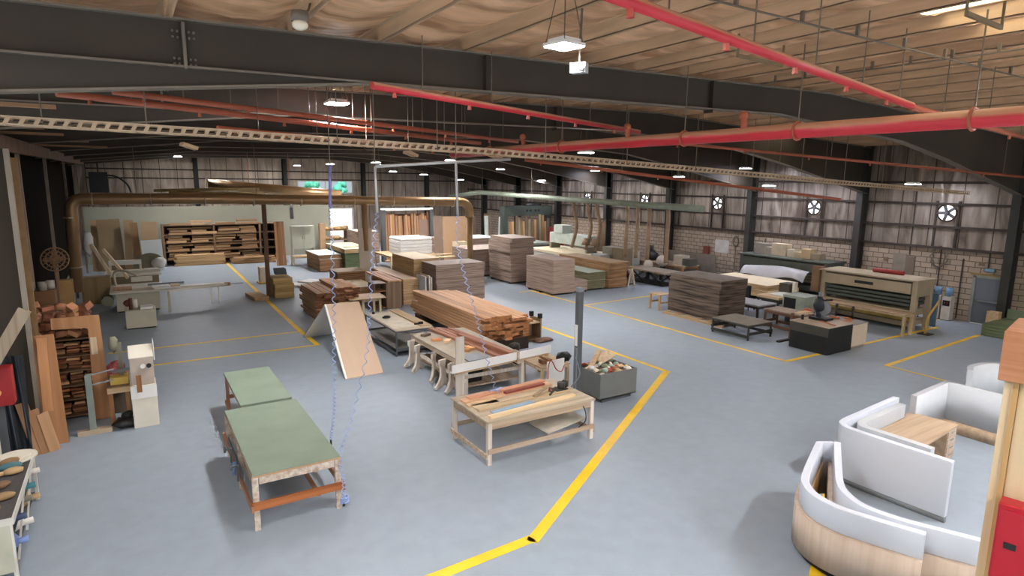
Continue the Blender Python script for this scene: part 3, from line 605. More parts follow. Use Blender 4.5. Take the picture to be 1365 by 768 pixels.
# steel legged table with a cut sheet on it
t = table('steel_table', 'steel legged table carrying cut pale sheets behind the oak door panel', 'table', 6.98, 18.2, 8.3, 21.3, .86, mat('table_sheet_dull', '#b9aa93', .7), M_dgrey, leg=.05, apron=.05, rail=.22)
part(t, 'lower_shelf', MB().box(-.6, -1.5, .2, .6, 1.5, .22), mat('shelf_grey', '#77736c', .7))
solo('cut_sheet', 'cream sheet with cut-outs on the steel legged table', 'sheet', MB().box(-.55, -1.35, 0, .3, 1.2, .02), mat('cream_sheet', '#d3c8b3', .6), (7.55, 19.8, .861))
solo('cut_sheet', 'narrow tan strip of sheet beside the cream sheet on the steel legged table', 'sheet', MB().box(-.17, -1.4, 0, .2, 1.5, .03), W_paley, (8.1, 19.75, .861))
b = MB(); b.tube([(.13*math.cos(a), .1*math.sin(a), .02+a*.003) for a in [i*.5 for i in range(30)]], .018, 6)
solo('cable_coil', 'small black coil of cable on the cream sheet', 'cable', b, M_black, (7.35, 20.0, .885))
b = MB(); b.cyl((-.1, 0, .03), (.1, 0, .03), .03, 8); b.box(.05, -.03, 0, .2, .03, .09); solo('hand_router', 'black hand tool at the near edge of the cream sheet', 'tool', b, M_black, (7.9, 18.6, .884)); 
b = MB(); b.cyl((0, 0, 0), (0, 0, .07), .05, 10); solo('tape_roll', 'black roll at the far corner of the cream sheet', 'tape', b, M_black, (7.2, 20.9, .884))
# dusty workbench with timber lying on it
t = table('workbench', 'dusty brown workbench behind the white upright board', 'workbench', 7.15, 13.75, 9.0, 17.4, .92, mat('dusty_top', '#a69c8b', .8, var=.1), W_oldz, th=.04, leg=.09, apron=.12, rail=.55, apron_m=W_oldy)
part(t, 'lower_shelf', MB().box(-.85, -1.7, .2, .85, 1.7, .24), W_oldy)
for i in range(4):
    solo('timber_moulding', 'long reddish timber moulding lying along the dusty workbench', 'timber', MB().box(-.07, -2.0, 0, .07, 2.0, .07), wood('red_moulding', '#a9785e', 'y', '#835440'), (8.05+i*.18, 15.6-.1*i, .925), R(4), 'mouldings on the dusty workbench', .006)
solo('timber_moulding', 'short reddish moulding on top of the long ones on the dusty workbench', 'timber', MB().box(-.07, -1.3, 0, .07, 1.3, .07), wood('red_moulding', '#a9785e', 'y', '#835440'), (8.35, 14.9, 1.0), R(6), None, .006)
for i, (x, y, c) in enumerate(((7.5, 16.2, '#c98d5f'), (7.7, 15.9, '#d8b48c'), (7.9, 14.9, '#cf9b66'), (7.65, 14.75, '#b98658'), (7.45, 16.9, '#6a5b4d'))):
    solo('wood_offcut', ['orange wood block', 'pale wood block', 'flat orange offcut', 'narrow offcut', 'dark bent offcut'][i]+' lying on the dusty workbench', 'offcut', MB().ob((0, 0, .04), (.3, .16, .07), (0, 0, i*.9)), wood('offcut_%d' % i, c, 'x'), (x, y, .925))
solo('router_plate', 'grey square plate on the dusty workbench behind the white trim', 'plate', MB().box(-.3, -.3, 0, .3, .3, .03), M_grey, (7.6, 14.1, .925))
# curved chair leg blanks hung along the bench
prof = [(-.1, .62), (.12, .62), (.12, .52), (.07, .45), (.08, .25), (.14, .14), (.27, .05), (.25, 0), (.08, .02), (-.06, .08), (-.15, .0), (-.27, .02), (-.22, .12), (-.09, .22), (-.06, .45)]
lm = MB().prism(prof, -.02, .02, lambda a, b, c: (a*1.15, c*1.6, b*1.28)).mesh('leg_blank', W_oldz)
for i, y in enumerate((16.9, 16.3, 15.3, 14.6, 14.2)):
    solo('chair_leg_blank', 'curved pale leg blank hung on the side of the dusty workbench', 'leg blank', lm, None, (6.98-.06*(i % 2), y, .06), R(200+12*(i % 3)), 'curved leg blanks on the workbench side', .006)
solo('plastic_crate', 'dark crate behind the hung leg blanks under the workbench', 'crate', MB().box(-.25, -.3, 0, .25, .3, .32, -.03), M_black, (7.6, 14.4, .245))
# white upright with a white trim laid across
t = thing('trim_stand', 'white splashed upright board carrying a long white trim across it', 'stand', (6.62, 12.95, 0))
part(t, 'upright', MB().box(-.13, -.02, 0, .1, .03, 1.88), W_oldz, bevel=.004); part(t, 'rear_batten', MB().box(.0, .03, 0, .09, .08, 1.5), W_old)
b = MB(); b.prism([(0, 0), (.0, .2), (.015, .2), (.015, .03), (.12, .03), (.12, 0)], 0, 1.85, lambda a, b_, c: (-.33+c, -.06+a-.14, 1.05+b_+.045*c)); part(t, 'long_trim', b, M_white, 'white L shaped trim')
b = MB(); b.prism([(0, 0), (.0, .2), (.015, .2), (.015, .03), (.12, .03), (.12, 0)], 1.87, 2.9, lambda a, b_, c: (-.33+c, -.06+a-.14, 1.05+b_+.045*c)); part(t, 'short_trim', b, M_white)
part(t, 'support_block', MB().bar((-.2, -.16, 1.03), (2.5, -.12, 1.14), .06, .05), W_pale); part(t, 'prop', MB().box(1.7, -.12, 0, 1.78, -.04, 1.1), W_oldz)
b = MB(); b.box(1.5, -.24, 1.08, 1.56, -.02, 1.36); b.box(1.5, -.24, 1.04, 1.7, -.02, 1.08); part(t, 'clamp', b, W_old)
# small pale table beyond the trim
t = table('side_table', 'small pale table half hidden behind the white trim', 'table', 9.05, 12.95, 10.0, 14.0, .72, W_pale, W_palez, th=.035, leg=.08, apron=.08)
solo('wood_block', 'small dark wood block on the small pale table', 'block', MB().box(-.16, -.1, 0, .16, .1, .1), W_brownx, (9.4, 13.3, .722))
b = MB(); b.blob((0, 0, .1), (.14, .1, .1), 2, .15); solo('cloth_bundle', 'tan bundle on the far corner of the small pale table', 'bundle', b, mat('tan_cloth', '#cfae84', .9), (9.8, 13.85, .722))
b = MB(); b.cyl((0, -.3, .16), (0, .3, .16), .16, 18); solo('wood_roll', 'glossy red brown log shaped drum lying behind the small pale table', 'drum', b, wood('red_drum', '#8a4a28', 'y', '#6a3418', rough=.3), (10.35, 14.5, 0), R(75))
b = MB(); b.cyl((0, 0, 0), (0, 0, .5), .16, 12); b.blob((0, 0, .56), (.2, .17, .13), 4, .4); b.box(-.14, -.12, .05, .14, .12, .35)
solo('black_machine', 'dark hand machine standing between the timber stack and small pale table', 'machine', b, mat('machine_black', '#2b2823', .6, var=.4, scale=10), (9.9, 15.7, 0))
for i in range(9):
    solo('timber_offcut', 'rough brown offcut in the low heap beside the dark hand machine', 'offcut', MB().box(-.07, -.45, 0, .07, .45, .07), W_brown, (10.5+.13*(i % 5), 15.7+.06*(i % 3), .002+.075*(i//5)), R(-35+random.uniform(-9, 9)), 'offcuts in the low heap', .004)
# big timber stack: boards one by one
t = thing('timber_bearer', 'dark bearer block carrying the front of the big brown timber stack', 'bearer', (10.3, 17.1, 0)); part(t, 'block', MB().box(-1.0, -.1, 0, 1.0, .1, .42), mat('bearer_dark', '#3b2f26', .8)); part(t, 'cap', MB().box(-1.0, -.14, .42, 1.0, .14, .46), M_end)
t = thing('timber_bearer', 'bearer block carrying the rear of the big brown timber stack', 'bearer', (10.3, 22, 0)); part(t, 'block', MB().box(-1.0, -.1, 0, 1.0, .1, .42), mat('bearer_dark', '#3b2f26', .8)); part(t, 'cap', MB().box(-1.0, -.14, .42, 1.0, .14, .46), M_end)
z = .465
for lay in range(8):
    n = 7 if lay < 7 else 4; th = .105
    for k in range(n):
        w = 1.86/7; y0 = 16.75+random.uniform(-.12, .35); l = 5.6+random.uniform(-.3, .4)
        o = solo('timber_board', 'long brown board in the big timber stack before the grey brown panel cube', 'timber', MB().box(-w/2+.006, 0, 0, w/2-.006, l, th-.012).mesh('timber_board', W_brown, W_bend), None, (9.4+w*(k+.5), y0, z), R(random.uniform(-.06, .06)), 'boards of the big timber stack', .005)
    z += th
# timber stack of thin sticks behind the tent
z = .02
for lay in range(11):
    for k in range(6):
        th, w = .115, .3; y0 = 24.5+random.uniform(-.15, .3)
        if lay > 8 and k < 3 and lay > 9: continue
        solo('timber_stick', 'brown board in the timber stack with dark ends behind the tent of door panels', 'timber', MB().box(-w/2+.01, 0, 0, w/2-.01, 2.6+random.uniform(-.3, .3), th-.02).mesh('timber_stick', W_brown if k > 2 else wood('tan_timber', '#c09a76', 'y', '#9c734b', .1), M_end), None, (6.1+w*(k+.5), y0, z), R(random.uniform(-.2, .2)), 'boards behind the tent of door panels', .005)
    z += .115
# work table strewn with boards
t = table('work_table', 'worn wooden work table strewn with loose boards and tools', 'work table', 5.68, 9.95, 8.4, 11.6, .93, wood('worn_table_top', '#c6b8a2', 'x', '#a8967e', .04), W_oldz, th=.04, leg=.09, apron=.14, rail=.3, rail_m=W_old, apron_m=wood('worn_apron', '#b9a58b', 'x', '#96806a'))
for (x, y, z, l, w, th, rz, c, lb) in (
    (6.9, 11.2, .932, 2.3, .26, .05, 2, '#c7a07e', 'wide pinkish board along the back of the board strewn table'),
    (6.95, 11.3, .985, 2.1, .16, .035, 5, '#c08a6b', 'top pink board at the back of the board strewn table'),
    (7.3, 11.12, .985, 1.1, .1, .05, 4, '#8e4a3c', 'dark red board among those on the board strewn table'),
    (6.9, 10.85, .932, 2.2, .2, .03, 3, '#c9b290', 'tan board across the middle of the board strewn table'),
    (7.0, 10.62, .932, 2.4, .14, .045, 2, '#bda682', 'grey tan board behind the blue strip on the table'),
    (6.55, 10.4, .932, 1.1, .16, .02, 6, '#8aa0b4', 'pale blue strip lying on the board strewn table'),
    (6.95, 10.22, .932, 2.3, .12, .05, 5, '#d6bd93', 'pale batten along the front of the board strewn table'),
    (6.1, 10.95, .932, .7, .3, .03, -8, '#c4a684', 'short square board at the end of the board strewn table')):
    solo('loose_board', lb, 'board', MB().box(-l/2, -w/2, 0, l/2, w/2, th), wood('loose_'+c[1:], c, 'x'), (x, y, z), R(rz), None, .004)
b = MB(); b.box(-.2, -.12, 0, .12, .12, .06); b.cyl((0, 0, .05), (0, 0, .2), .09, 12); b.blob((.12, .05, .12), (.1, .08, .1), 3, .4); b.bar((-.15, 0, .1), (-.45, -.2, .04), .04)
solo('bench_vice', 'black oily hand tool on the corner of the board strewn table', 'tool', b, mat('oily_black', '#34312c', .5, var=.4, scale=9), (8.05, 10.75, .932))
b = MB(); b.cyl((0, 0, 0), (0, 0, .14), .035, 10); solo('small_bottle', 'small dark red bottle by the black tool on the board strewn table', 'bottle', b, mat('bottle_red', '#6e3033', .3), (7.72, 10.72, .932))
b = MB(); b.bar((-.25, -.12, .03), (.25, .12, .06), .06, .04); solo('chisel', 'grey brown chisel handle lying aslant on the board strewn table', 'tool', b, wood('chisel_wood', '#9a8468', 'x'), (7.4, 10.65, 1.0))
b = MB(); b.ob((0, 0, 0), (1.15, .62, .02), (R(4), R(-3), 0)); solo('loose_sheet', 'off white loose sheet resting on the low rails of the board strewn table', 'sheet', b, mat('loose_sheet', '#cfc7b5', .6), (7.72, 10.4, .4), R(8))
b = MB(); b.box(-.3, -.14, 0, .3, .14, .16); b.cyl((.05, -.2, .06), (.05, -.1, .06), .06, 10); solo('tool_tray', 'brown tray with black handle hung under the board strewn table', 'tray', b, W_brownx, (7.55, 10.6, .6), R(10))
b = MB(); b.tube(smooth([(0, 0, .9), (.1, -.1, .75), (.1, -.15, .5), (-.05, -.1, .35)], 6), .012, 6); solo('power_cable', 'black cable hanging down from the end of the board strewn table', 'cable', b, M_black, (8.0, 10.05, 0))
# grey bin full of scraps
t = thing('scrap_bin', 'grey steel bin on skids filled with scraps', 'bin', (10.5, 12.05, 0))
b = MB()
for (x0, y0, x1, y1) in ((-.62, -.52, .62, -.49), (-.62, .49, .62, .52), (-.62, -.49, -.59, .49), (.59, -.49, .62, .49)): b.box(x0, y0, .1, x1, y1, .78)
b.box(-.62, -.52, .1, .62, .52, .13); part(t, 'tub', b, mat('bin_grey', '#6f716f', .5, var=.06))
for y in (-.4, .4): part(t, 'skid', MB().box(-.5, y-.05, 0, .5, y+.05, .1), M_dgrey)
cols = ['#d9d2c4', '#b98a5c', '#e3e1dc', '#8d9a7a', '#b0483a', '#cfc08f', '#5d4a3a', '#9fb3a6', '#d8b48c', '#e6e2d0']
nm = ['white', 'tan', 'pale grey', 'green grey', 'red', 'straw coloured', 'dark brown', 'pale green', 'light wood', 'cream']
for i in range(40):
    c = (i*7) % 10; x, y = -.48+.137*(i % 8)+random.uniform(-.02, .02), -.36+.18*(i//8)+random.uniform(-.02, .02); b = MB()
    if i % 3 == 0: b.ob((0, 0, .03), (random.uniform(.14, .22), .07, .04), (random.uniform(-.4, .4), random.uniform(-.5, .5), random.uniform(0, 3)))
    elif i % 3 == 1: b.blob((0, 0, .03), (.08, .08, .06), i, .6)
    else: b.ob((0, 0, .02), (.15, .13, .03), (random.uniform(-.5, .5), random.uniform(-.5, .5), random.uniform(0, 3)))
    solo('scrap_piece', '%s scrap lying among others in the grey bin' % nm[c], 'scrap', b, mat('scrap_%d' % c, cols[c], .7), (10.5+x, 12.05+y, .68+random.uniform(0, .12)), 0, '%s scraps in the grey bin' % nm[c])
solo('bin_filling', 'mixed offcuts filling the grey bin below its top layer', 'scrap', MB().box(-.585, -.485, .131, .585, .485, .66), mat('filling', '#8d7a64', .9, var=.4, scale=9), (10.5, 12.05, 0))['kind'] = 'stuff'
solo('board_scrap', 'long tan board end sticking up out of the grey bin', 'scrap', MB().ob((0, 0, .1), (.75, .14, .04), (0, R(-25), R(30))), W_pale, (10.35, 12.35, .82)); solo('board_scrap', 'broad pale board end lying across the back of the grey bin', 'scrap', MB().ob((0, 0, .08), (.6, .3, .03), (R(20), R(-12), R(10))), W_palez, (10.75, 12.4, .84))
# steel post with a white sticker
t = thing('steel_post', 'tall square dark steel post standing beside the grey bin', 'post', (9.5, 12.0, 0))
part(t, 'tube', MB().box(-.07, -.07, 0, .07, .07, 2.98), M_dgrey); part(t, 'base_plate', MB().box(-.2, -.2, 0, .2, .2, .02), M_dgrey); part(t, 'sticker', MB().box(-.076, -.05, 1.5, -.0705, .05, 2.05), M_white, 'white sticker'); part(t, 'cap', MB().box(-.08, -.08, 2.9, .08, .08, 3.0), M_grey); b = MB(); b.box(-.09, .02, .1, -.071, .06, 1.45); b.box(-.09, -.06, .1, -.071, -.02, 1.45); part(t, 'conduit', b, M_grey)
b = MB(); b.tube(smooth([(0, 0, .95), (.12, .02, .7), (.1, -.05, .45), (-.1, .1, .1)], 6), .014, 6); solo('grey_cable', 'grey cable hanging loosely down the dark steel post', 'cable', b, M_grey, (9.3, 11.85, .3))
t = thing('sign_board', 'white board edged by a red cord standing behind the dark steel post', 'board', (9.35, 12.75, 0), R(10)); part(t, 'panel', MB().box(-.32, -.02, 0, .32, .02, .95), M_white, bevel=.01); b = MB(); b.tube(smooth([(-.31, -.03, .1), (-.3, -.03, .8), (-.2, -.035, .97), (0, -.03, .7), (.2, -.03, .6), (.3, -.03, .75)], 6), .012, 6); part(t, 'cord', b, mat('red_cord', '#b03a3a', .6), 'red cord')
b = MB(); b.ob((0, 0, 0), (.6, .2, .05), (0, R(28), R(-20))); solo('paddle', 'brown wooden paddle leaning over the white board', 'paddle', b, W_brownx, (9.0, 13.1, 1.05)); b = MB(); b.blob((0, 0, 0), (.22, .2, .15), 8, .5); solo('black_bag', 'black crumpled bag behind the white board', 'bag', b, M_black, (9.75, 12.95, .93))
# block press standing on the floor line
t = thing('wood_stand', 'boxy wooden stand with four black capped posts on the aisle edge', 'stand', (11.95, 18.0, 0), R(4))
b = MB(); b.box(-.36, -.3, .05, -.3, .3, .78); b.box(.3, -.3, .05, .36, .3, .78); b.box(-.3, .2, .05, .3, .28, .7); b.box(-.36, -.3, 0, .36, .3, .06); part(t, 'carcass', b, wood('stand_wood', '#a08868', 'z', '#7d654a')); part(t, 'shelf', MB().box(-.3, -.28, .62, .3, .2, .66), W_pale)
for sx in (-1, 1):
    for sy in (-1, 1): part(t, 'black_cap', MB().box(sx*.32-.06, sy*.25-.06, .781, sx*.32+.06, sy*.25+.06, .95), M_black, 'black post cap')
b = MB(); b.blob((0, 0, .05), (.4, .22, .07), 5, .3, 3); solo('brown_cloth', 'brown cloth heaped at the foot of the boxy wooden stand', 'cloth', b, mat('brown_cloth', '#6d5240', .9), (12.25, 17.5, .0))
# ================================================================== stacks of panels in mid hall
S_grey = sheets('grey_brown_packs', '#a38e7f', '#6e5a4e', .02); S_tan = sheets('tan_packs', '#c4a57f', '#94764f', .03); S_beige = sheets('beige_packs', '#c9ac84', '#a48459', .03)
S_olive = sheets('olive_packs', '#7f7a5e', '#555039', .025); S_brown = sheets('brown_packs', '#a47e5a', '#6d4f36', .03); S_dark = sheets('weathered_packs', '#786857', '#3d332b', .045, rand=.12); S_green = sheets('green_packs', '#6f7a58', '#4f5a40', .03)
M_top = mat('grey_brown_sheet', '#a08f83', .7, var=.07); M_topl = mat('pale_sheet_top', '#d6c6a4', .6, var=.05); M_topw = mat('white_sheet_top', '#c6cabf', .6, var=.04); M_topo = mat('olive_sheet_top', '#9aa392', .6, var=.05)
def pack(name, label, x0, y0, x1, y1, z0, z1, em, tm=None, group=None, cat='panel pack', rz=0):
    t = thing(name, label, cat, ((x0+x1)/2, (y0+y1)/2, z0), rz, group); w, d, h = (x1-x0)/2, (y1-y0)/2, z1-z0
    part(t, 'sheets', MB().box(-w, -d, 0, w, d, h-.015), em); part(t, 'top_sheet', MB().box(-w-.004, -d-.004, h-.0149, w+.004, d+.004, h), tm or em); return t
def packs(name, what, x0, y0, x1, y1, hs, em, tm=None, jit=.05, group=None, z=.1, bearer=True):
    if bearer:
        t = thing('pallet', 'bearers under the '+what, 'pallet', ((x0+x1)/2, (y0+y1)/2, 0))
        for k in (-.42, 0, .42): part(t, 'bearer', MB().box(-(x1-x0)*.48, k*(y1-y0)-.05, 0, (x1-x0)*.48, k*(y1-y0)+.05, z-.002), mat('bearer_dark', '#3b2f26', .8))
    n = len(hs)
    for i, h in enumerate(hs):
        j = lambda: random.uniform(-jit, jit)
        dx, dy = j(), j()
        where = ['bottom pack', 'second pack up', 'third pack up', 'fourth pack up', 'fifth pack up', 'sixth pack up', 'seventh pack up', 'eighth pack up'][i] if i < n-1 else 'topmost pack'
        pack(name, '%s in the %s' % (where if n > 1 else 'single pack', what), x0+dx, y0+dy, x1+dx, y1+dy, z, z+h, em, tm, group or 'packs of the '+what); z += h+.012
packs('panel_pack', 'grey brown panel cube behind the big timber stack', 11.7, 25.25, 14.2, 26.8, (.85, .88), S_grey, M_top, .02)
packs('panel_pack', 'tall leaning stack of grey brown panels', 17.75, 28.6, 19.3, 31, (.32, .3, .36, .26, .34, .26, .3, .22), S_grey, M_top, .07)
packs('panel_pack', 'square grey brown stack on the aisle line', 17.72, 24.5, 19.05, 26.95, (.86, .82), sheets('rosy_packs', '#b0998a', '#7d685c', .02), M_top, .03)
packs('panel_pack', 'small low brown stack beside the square grey brown one', 19.15, 24.65, 20.0, 26.2, (.52,), sheets('rosy_packs', '#b0998a', '#7d685c'), M_top, .0)
packs('panel_pack', 'olive stack with pale grey top', 20.08, 24.75, 21.3, 28.4, (.45, .42), S_olive, M_topo, .02)
packs('panel_pack', 'brown stack with dark gaps next to the olive one', 21.45, 24.65, 22.75, 29.2, (.45, .4, .26, .2), S_brown, mat('brown_sheet', '#a38a6c', .7), .06, z=.08)
packs('panel_pack', 'beige stack rising behind the grey brown cube', 11.3, 26.9, 12.6, 29.7, (1.25, .6), S_beige, M_topl, .03)
pack('panel_pack', 'long tan sheets lying low beside the beige stack', 10.35, 25.9, 11.1, 30.2, .02, 1.2, S_tan, wood('tan_sheet_top', '#bfa583', 'y'))
for i, (x, c, h) in enumerate(((11.18, '#cfd0d4', 1.35), (11.26, '#4b4238', 1.3), (11.36, '#d6c3aa', 1.38), (11.46, '#b5aaa6', 1.3))):
    solo('standing_sheet', ['white', 'dark brown', 'cream', 'lilac grey'][i]+' narrow sheet standing on edge beside the grey brown cube', 'sheet', MB().box(-.03, -.5, 0, .03, .5, h), mat('edge_'+c[1:], c, .6), (x, 25.75, 0))
packs('panel_pack', 'low grey brown stack between tall stack and brown duct', 16.9, 31.6, 19.6, 34, (.5, .5, .55), S_grey, M_top, .12)
packs('panel_pack', 'white topped stack behind the low grey brown one', 17.6, 36.5, 21.6, 39, (.6, .6, .5), S_grey, M_topw, .05)
# mixed cabinet and boards beside the thin stick stack
t = thing('open_carcass', 'brown open cabinet carcass with shelves behind the steel legged table', 'cabinet', (9.4, 25.9, 0)); b = MB()
b.box(-.55, -.4, 0, -.51, .4, 1.15); b.box(.0, -.4, 0, .04, .4, 1.15); b.box(-.51, .36, 0, 0, .4, 1.15); b.box(.04, -.42, 0, .7, .4, 1.2); part(t, 'carcass', b, wood('carcass_wood', '#8c7560', 'z', '#6e5947')); 
for z in (.06, .5, .8): part(t, 'shelf', MB().box(-.5, -.39, z, -.01, .35, z+.03), W_brownx)
part(t, 'top', MB().box(-.57, -.42, 1.151, .0, .42, 1.18), M_top)
for i in range(3): solo('flat_board', 'flat dark board lying inside the brown open carcass', 'board', MB().box(-.2, -.3, 0, .2, .3, .03), W_brown, (9.13, 25.8, .531+.034*i), 0, 'boards inside the open carcass')
for i in range(5): solo('long_lath', 'long brown lath laid on the brown open carcass', 'lath', MB().box(-.06, -1.6, 0, .06, 1.6, .06), W_brown, (9.55+.13*i, 27.0, 1.205+.01*(i % 2)), R(-2), 'laths on the open carcass')
pack('panel_pack', 'short stack of pale boards before the leaning grey board', 8.6, 27.4, 9.6, 29.6, .02, .75, S_tan, M_topl); pack('panel_pack', 'small tan stack crossing the pale boards before the leaning grey board', 8.5, 29.8, 9.9, 31.2, .02, 1.15, S_brown, wood('tan_sheet_top', '#bfa583', 'y'))
solo('leaning_board', 'tall grey beige board standing upright under the duct drop pipe', 'board', MB().box(-.38, -.03, 0, .38, .03, 3.1), mat('grey_beige_board', '#b3a594', .6, var=.04), (10.7, 31.9, 0), 0, rot=(R(-3), 0, 0))
solo('tan_sheet', 'tan sheet lying crooked between the thin stick stack and the carcass', 'sheet', MB().box(-.75, -.6, 0, .75, .6, .03), W_pale, (8.15, 24.7, .8), R(-6))
t = table('packing_table', 'low rough table holding the crooked tan sheet', 'table', 7.9, 24.3, 8.75, 25.2, .79, W_pale, W_palez, th=.04, leg=.08)
# brown stack by the duct post, pallet, box
t = packs('chipboard_bundle', 'short yellowish stack at the duct support post', 5.62, 30.25, 6.5, 31.6, (.36, .3, .26), sheets('yellow_packs', '#c3a56f', '#9a7d4b', .04), None, .04, z=.03, bearer=False)
for i in range(6): solo('tile_stack_sheet', 'dark slanted tile standing on the yellowish stack', 'tile', MB().ob((0, 0, .16), (.5, .05, .3), (R(-35), 0, 0)), M_dgrey, (6.1, 31.0+.09*i, 1.03), 0, 'slanted tiles on the yellowish stack')
t = thing('small_carton', 'pale square carton on a yellow base before the duct support post', 'carton', (6.05, 35.4, 0)); part(t, 'box', MB().box(-.22, -.3, .08, .22, .3, .9), mat('carton_pale', '#cdbfa6', .7)); part(t, 'base', MB().box(-.3, -.36, 0, .3, .36, .08), mat('base_yellow', '#c9a24e', .6), 'yellow base'); solo('low_pallet', 'low pallet of flat tan boards alone on the open floor', 'pallet', MB().box(-.33, -.8, 0, .33, .8, .17), S_tan, (4.95, 31.0, 0), R(6), bevel=.01)
for i, (x, y, w, h) in enumerate(((7.7, 33.6, .5, .12), (8.0, 32.9, .6, .1), (8.2, 33.8, .5, .2))): solo('wrapped_bundle', ['flat white bundle', 'thin grey white bundle', 'taller white bundle'][i]+' on the floor behind the yellowish stack', 'bundle', MB().box(-w, -.5, 0, w, .5, h), mat('wrap_white', '#c9c8bf', .5, var=.1, scale=8), (x, y, 0), .3*i)
# ------------------------------------------------------------------ timber rack against the pale partition
t = thing('timber_rack', 'long brown shelf rack of timber against the pale partition', 'rack', (5.35, 46.3, 0)); RW = wood('rack_wood', '#9d8066', 'x', '#7c624b')
for x in (-3.5, -.5, 2.4, 3.45): part(t, 'upright', MB().box(x-.06, -.6, 0, x+.06, .6, 2.62), wood('rack_upright', '#9d8066', 'z', '#7c624b'))
for z in (.35, .9, 1.45, 2.0, 2.6): part(t, 'shelf', MB().box(-3.55, -.62, z-.05, 3.5, .6, z), RW)
part(t, 'back', MB().box(-3.5, .6, 0, 3.45, .62, 2.6), mat('rack_back', '#3d3026', .9))
for z in (.352, .902, 1.452, 2.002, 2.602):
    for k in range(15):
        x = 1.95+(k % 5)*1.45+random.uniform(0, .3); l = random.uniform(.9, 1.5); h = random.uniform(.09, .14)
        zz = z+.15*(k//5)
        if x+l > 8.7 or (zz > 2.7 and k % 2) or zz > 2.8: continue
        solo('stored_plank', 'timber plank stored on the long brown shelf rack', 'plank', MB().box(0, -.14, 0, l, .14, h), wood('plank_%d' % (k % 3), ['#b8946f', '#c8a47c', '#9c7a59'][k % 3], 'x'), (x, 45.85+.07*(k//5), zz), R(random.uniform(-2, 2)), 'planks on the long brown rack')
for lay in range(5):
    for k in range(3):
        solo('pale_log_plank', 'pale plank in the floor pile before the shelf rack', 'plank', MB().box(-1.45, -.13, 0, 1.45, .13, .13), wood('pale_plank', '#cdac80', 'x', '#ad8a5e', .12), (3.85+random.uniform(-.1, .1), 44.9+.28*k, .01+.14*lay), R(random.uniform(-1, 1)), 'pale planks of the floor pile', .02)
for lay in range(3):
    for k in range(3):
        solo('brown_plank', 'brown plank in the lower floor pile before the shelf rack', 'plank', MB().box(-1.3, -.13, 0, 1.3, .13, .13), wood('brown_plank', '#b28c66', 'x', '#8f6b48', .12), (7.0+random.uniform(-.3, .3), 44.4+.28*k, .01+.14*lay), R(random.uniform(-2, 2)), 'brown planks of the lower floor pile', .02)
for i, x in enumerate((8.15, 8.3, 8.45, 8.62)): solo('upright_plank', 'tall brown plank leaning upright against the shelf rack', 'plank', MB().box(-.07, -.03, 0, .07, .03, 2.9), W_grain, (x, 42.2, 0), 0, 'planks leaning on the rack end', rot=(R(-6), 0, 0))
# cabinet and table, green and cream stacks
t = thing('white_cabinet', 'pale two door cabinet standing open legged by the shelf rack', 'cabinet', (10.1, 43.5, 0)); part(t, 'body', MB().box(-.75, -.3, .95, .75, .3, 2.5), mat('cabinet_pale', '#b8baa9', .5, var=.03))
for s in (-1, 1): part(t, 'door', MB().box(s*.01 if s > 0 else -.74, -.325, .97, .74 if s > 0 else -.01, -.301, 2.48), mat('cabinet_pale', '#b8baa9', .5)); part(t, 'handle', MB().box(s*.06-.01, -.35, 1.6, s*.06+.01, -.326, 1.8), M_dgrey)
for s in (-.7, .7): part(t, 'leg', MB().box(s-.05, -.28, 0, s+.05, .28, .95), mat('cabinet_pale', '#b8baa9', .5))
table('packing_bench', 'small pale bench standing in front of the pale two door cabinet', 'bench', 9.0, 41.6, 10.6, 42.4, .62, W_pale, W_palez, leg=.06)
packs('panel_pack', 'cream and brown stack with white lid beyond the thin stick stack', 9.75, 38, 11.15, 41.2, (.75, .24), S_brown, M_topw, .04, z=.05)
packs('panel_pack', 'dark green stack with cream boards on top', 11.25, 37.6, 12.9, 41.5, (.55, .5), S_green, mat('green_lid', '#7d876a', .6), .03, z=.05)
pack('panel_pack', 'cream boards laid over the dark green stack', 11.2, 37.5, 12.95, 41.8, 1.145, 1.4, S_beige, M_topl); solo('plank_end', 'short tan plank on top of the cream boards over the green stack', 'plank', MB().box(-.5, -.2, 0, .5, .2, .05), W_pale, (12.0, 38.6, 1.402), R(15))
pack('panel_pack', 'grey beige wrapped stack standing behind the green stack', 13.05, 40.5, 14.5, 43, .0, 2.2, S_grey, M_topw)
t = thing('open_shelf', 'open timber shelf with heaped load beside the bright doorway', 'shelf', (13.1, 46.5, 0)); 
for x in (-.95, .95): part(t, 'upright', MB().box(x-.05, -.5, 0, x+.05, .5, 2.2), RW)
for z in (.5, 1.2, 1.9): part(t, 'shelf_board', MB().box(-.95, -.5, z-.04, .95, .5, z), RW)
for i in range(7): b = MB(); b.blob((0, 0, .14), (.34, .3, .15), i, .5); solo('load_sack', 'tan lumpy load on the open timber shelf beside the doorway', 'sack', b, mat('sack_tan', '#b8976a', .9), (12.45+.42*(i % 4), 46.3, 1.905 if i < 4 else 1.205), 0, 'lumpy loads on the open timber shelf')
solo('wrapped_roll', 'rolled beige board standing beside the open timber shelf', 'roll', MB().box(-.2, -.2, 0, .2, .2, 2.5), mat('roll_beige', '#b3906c', .7), (11.95, 45.4, 0))
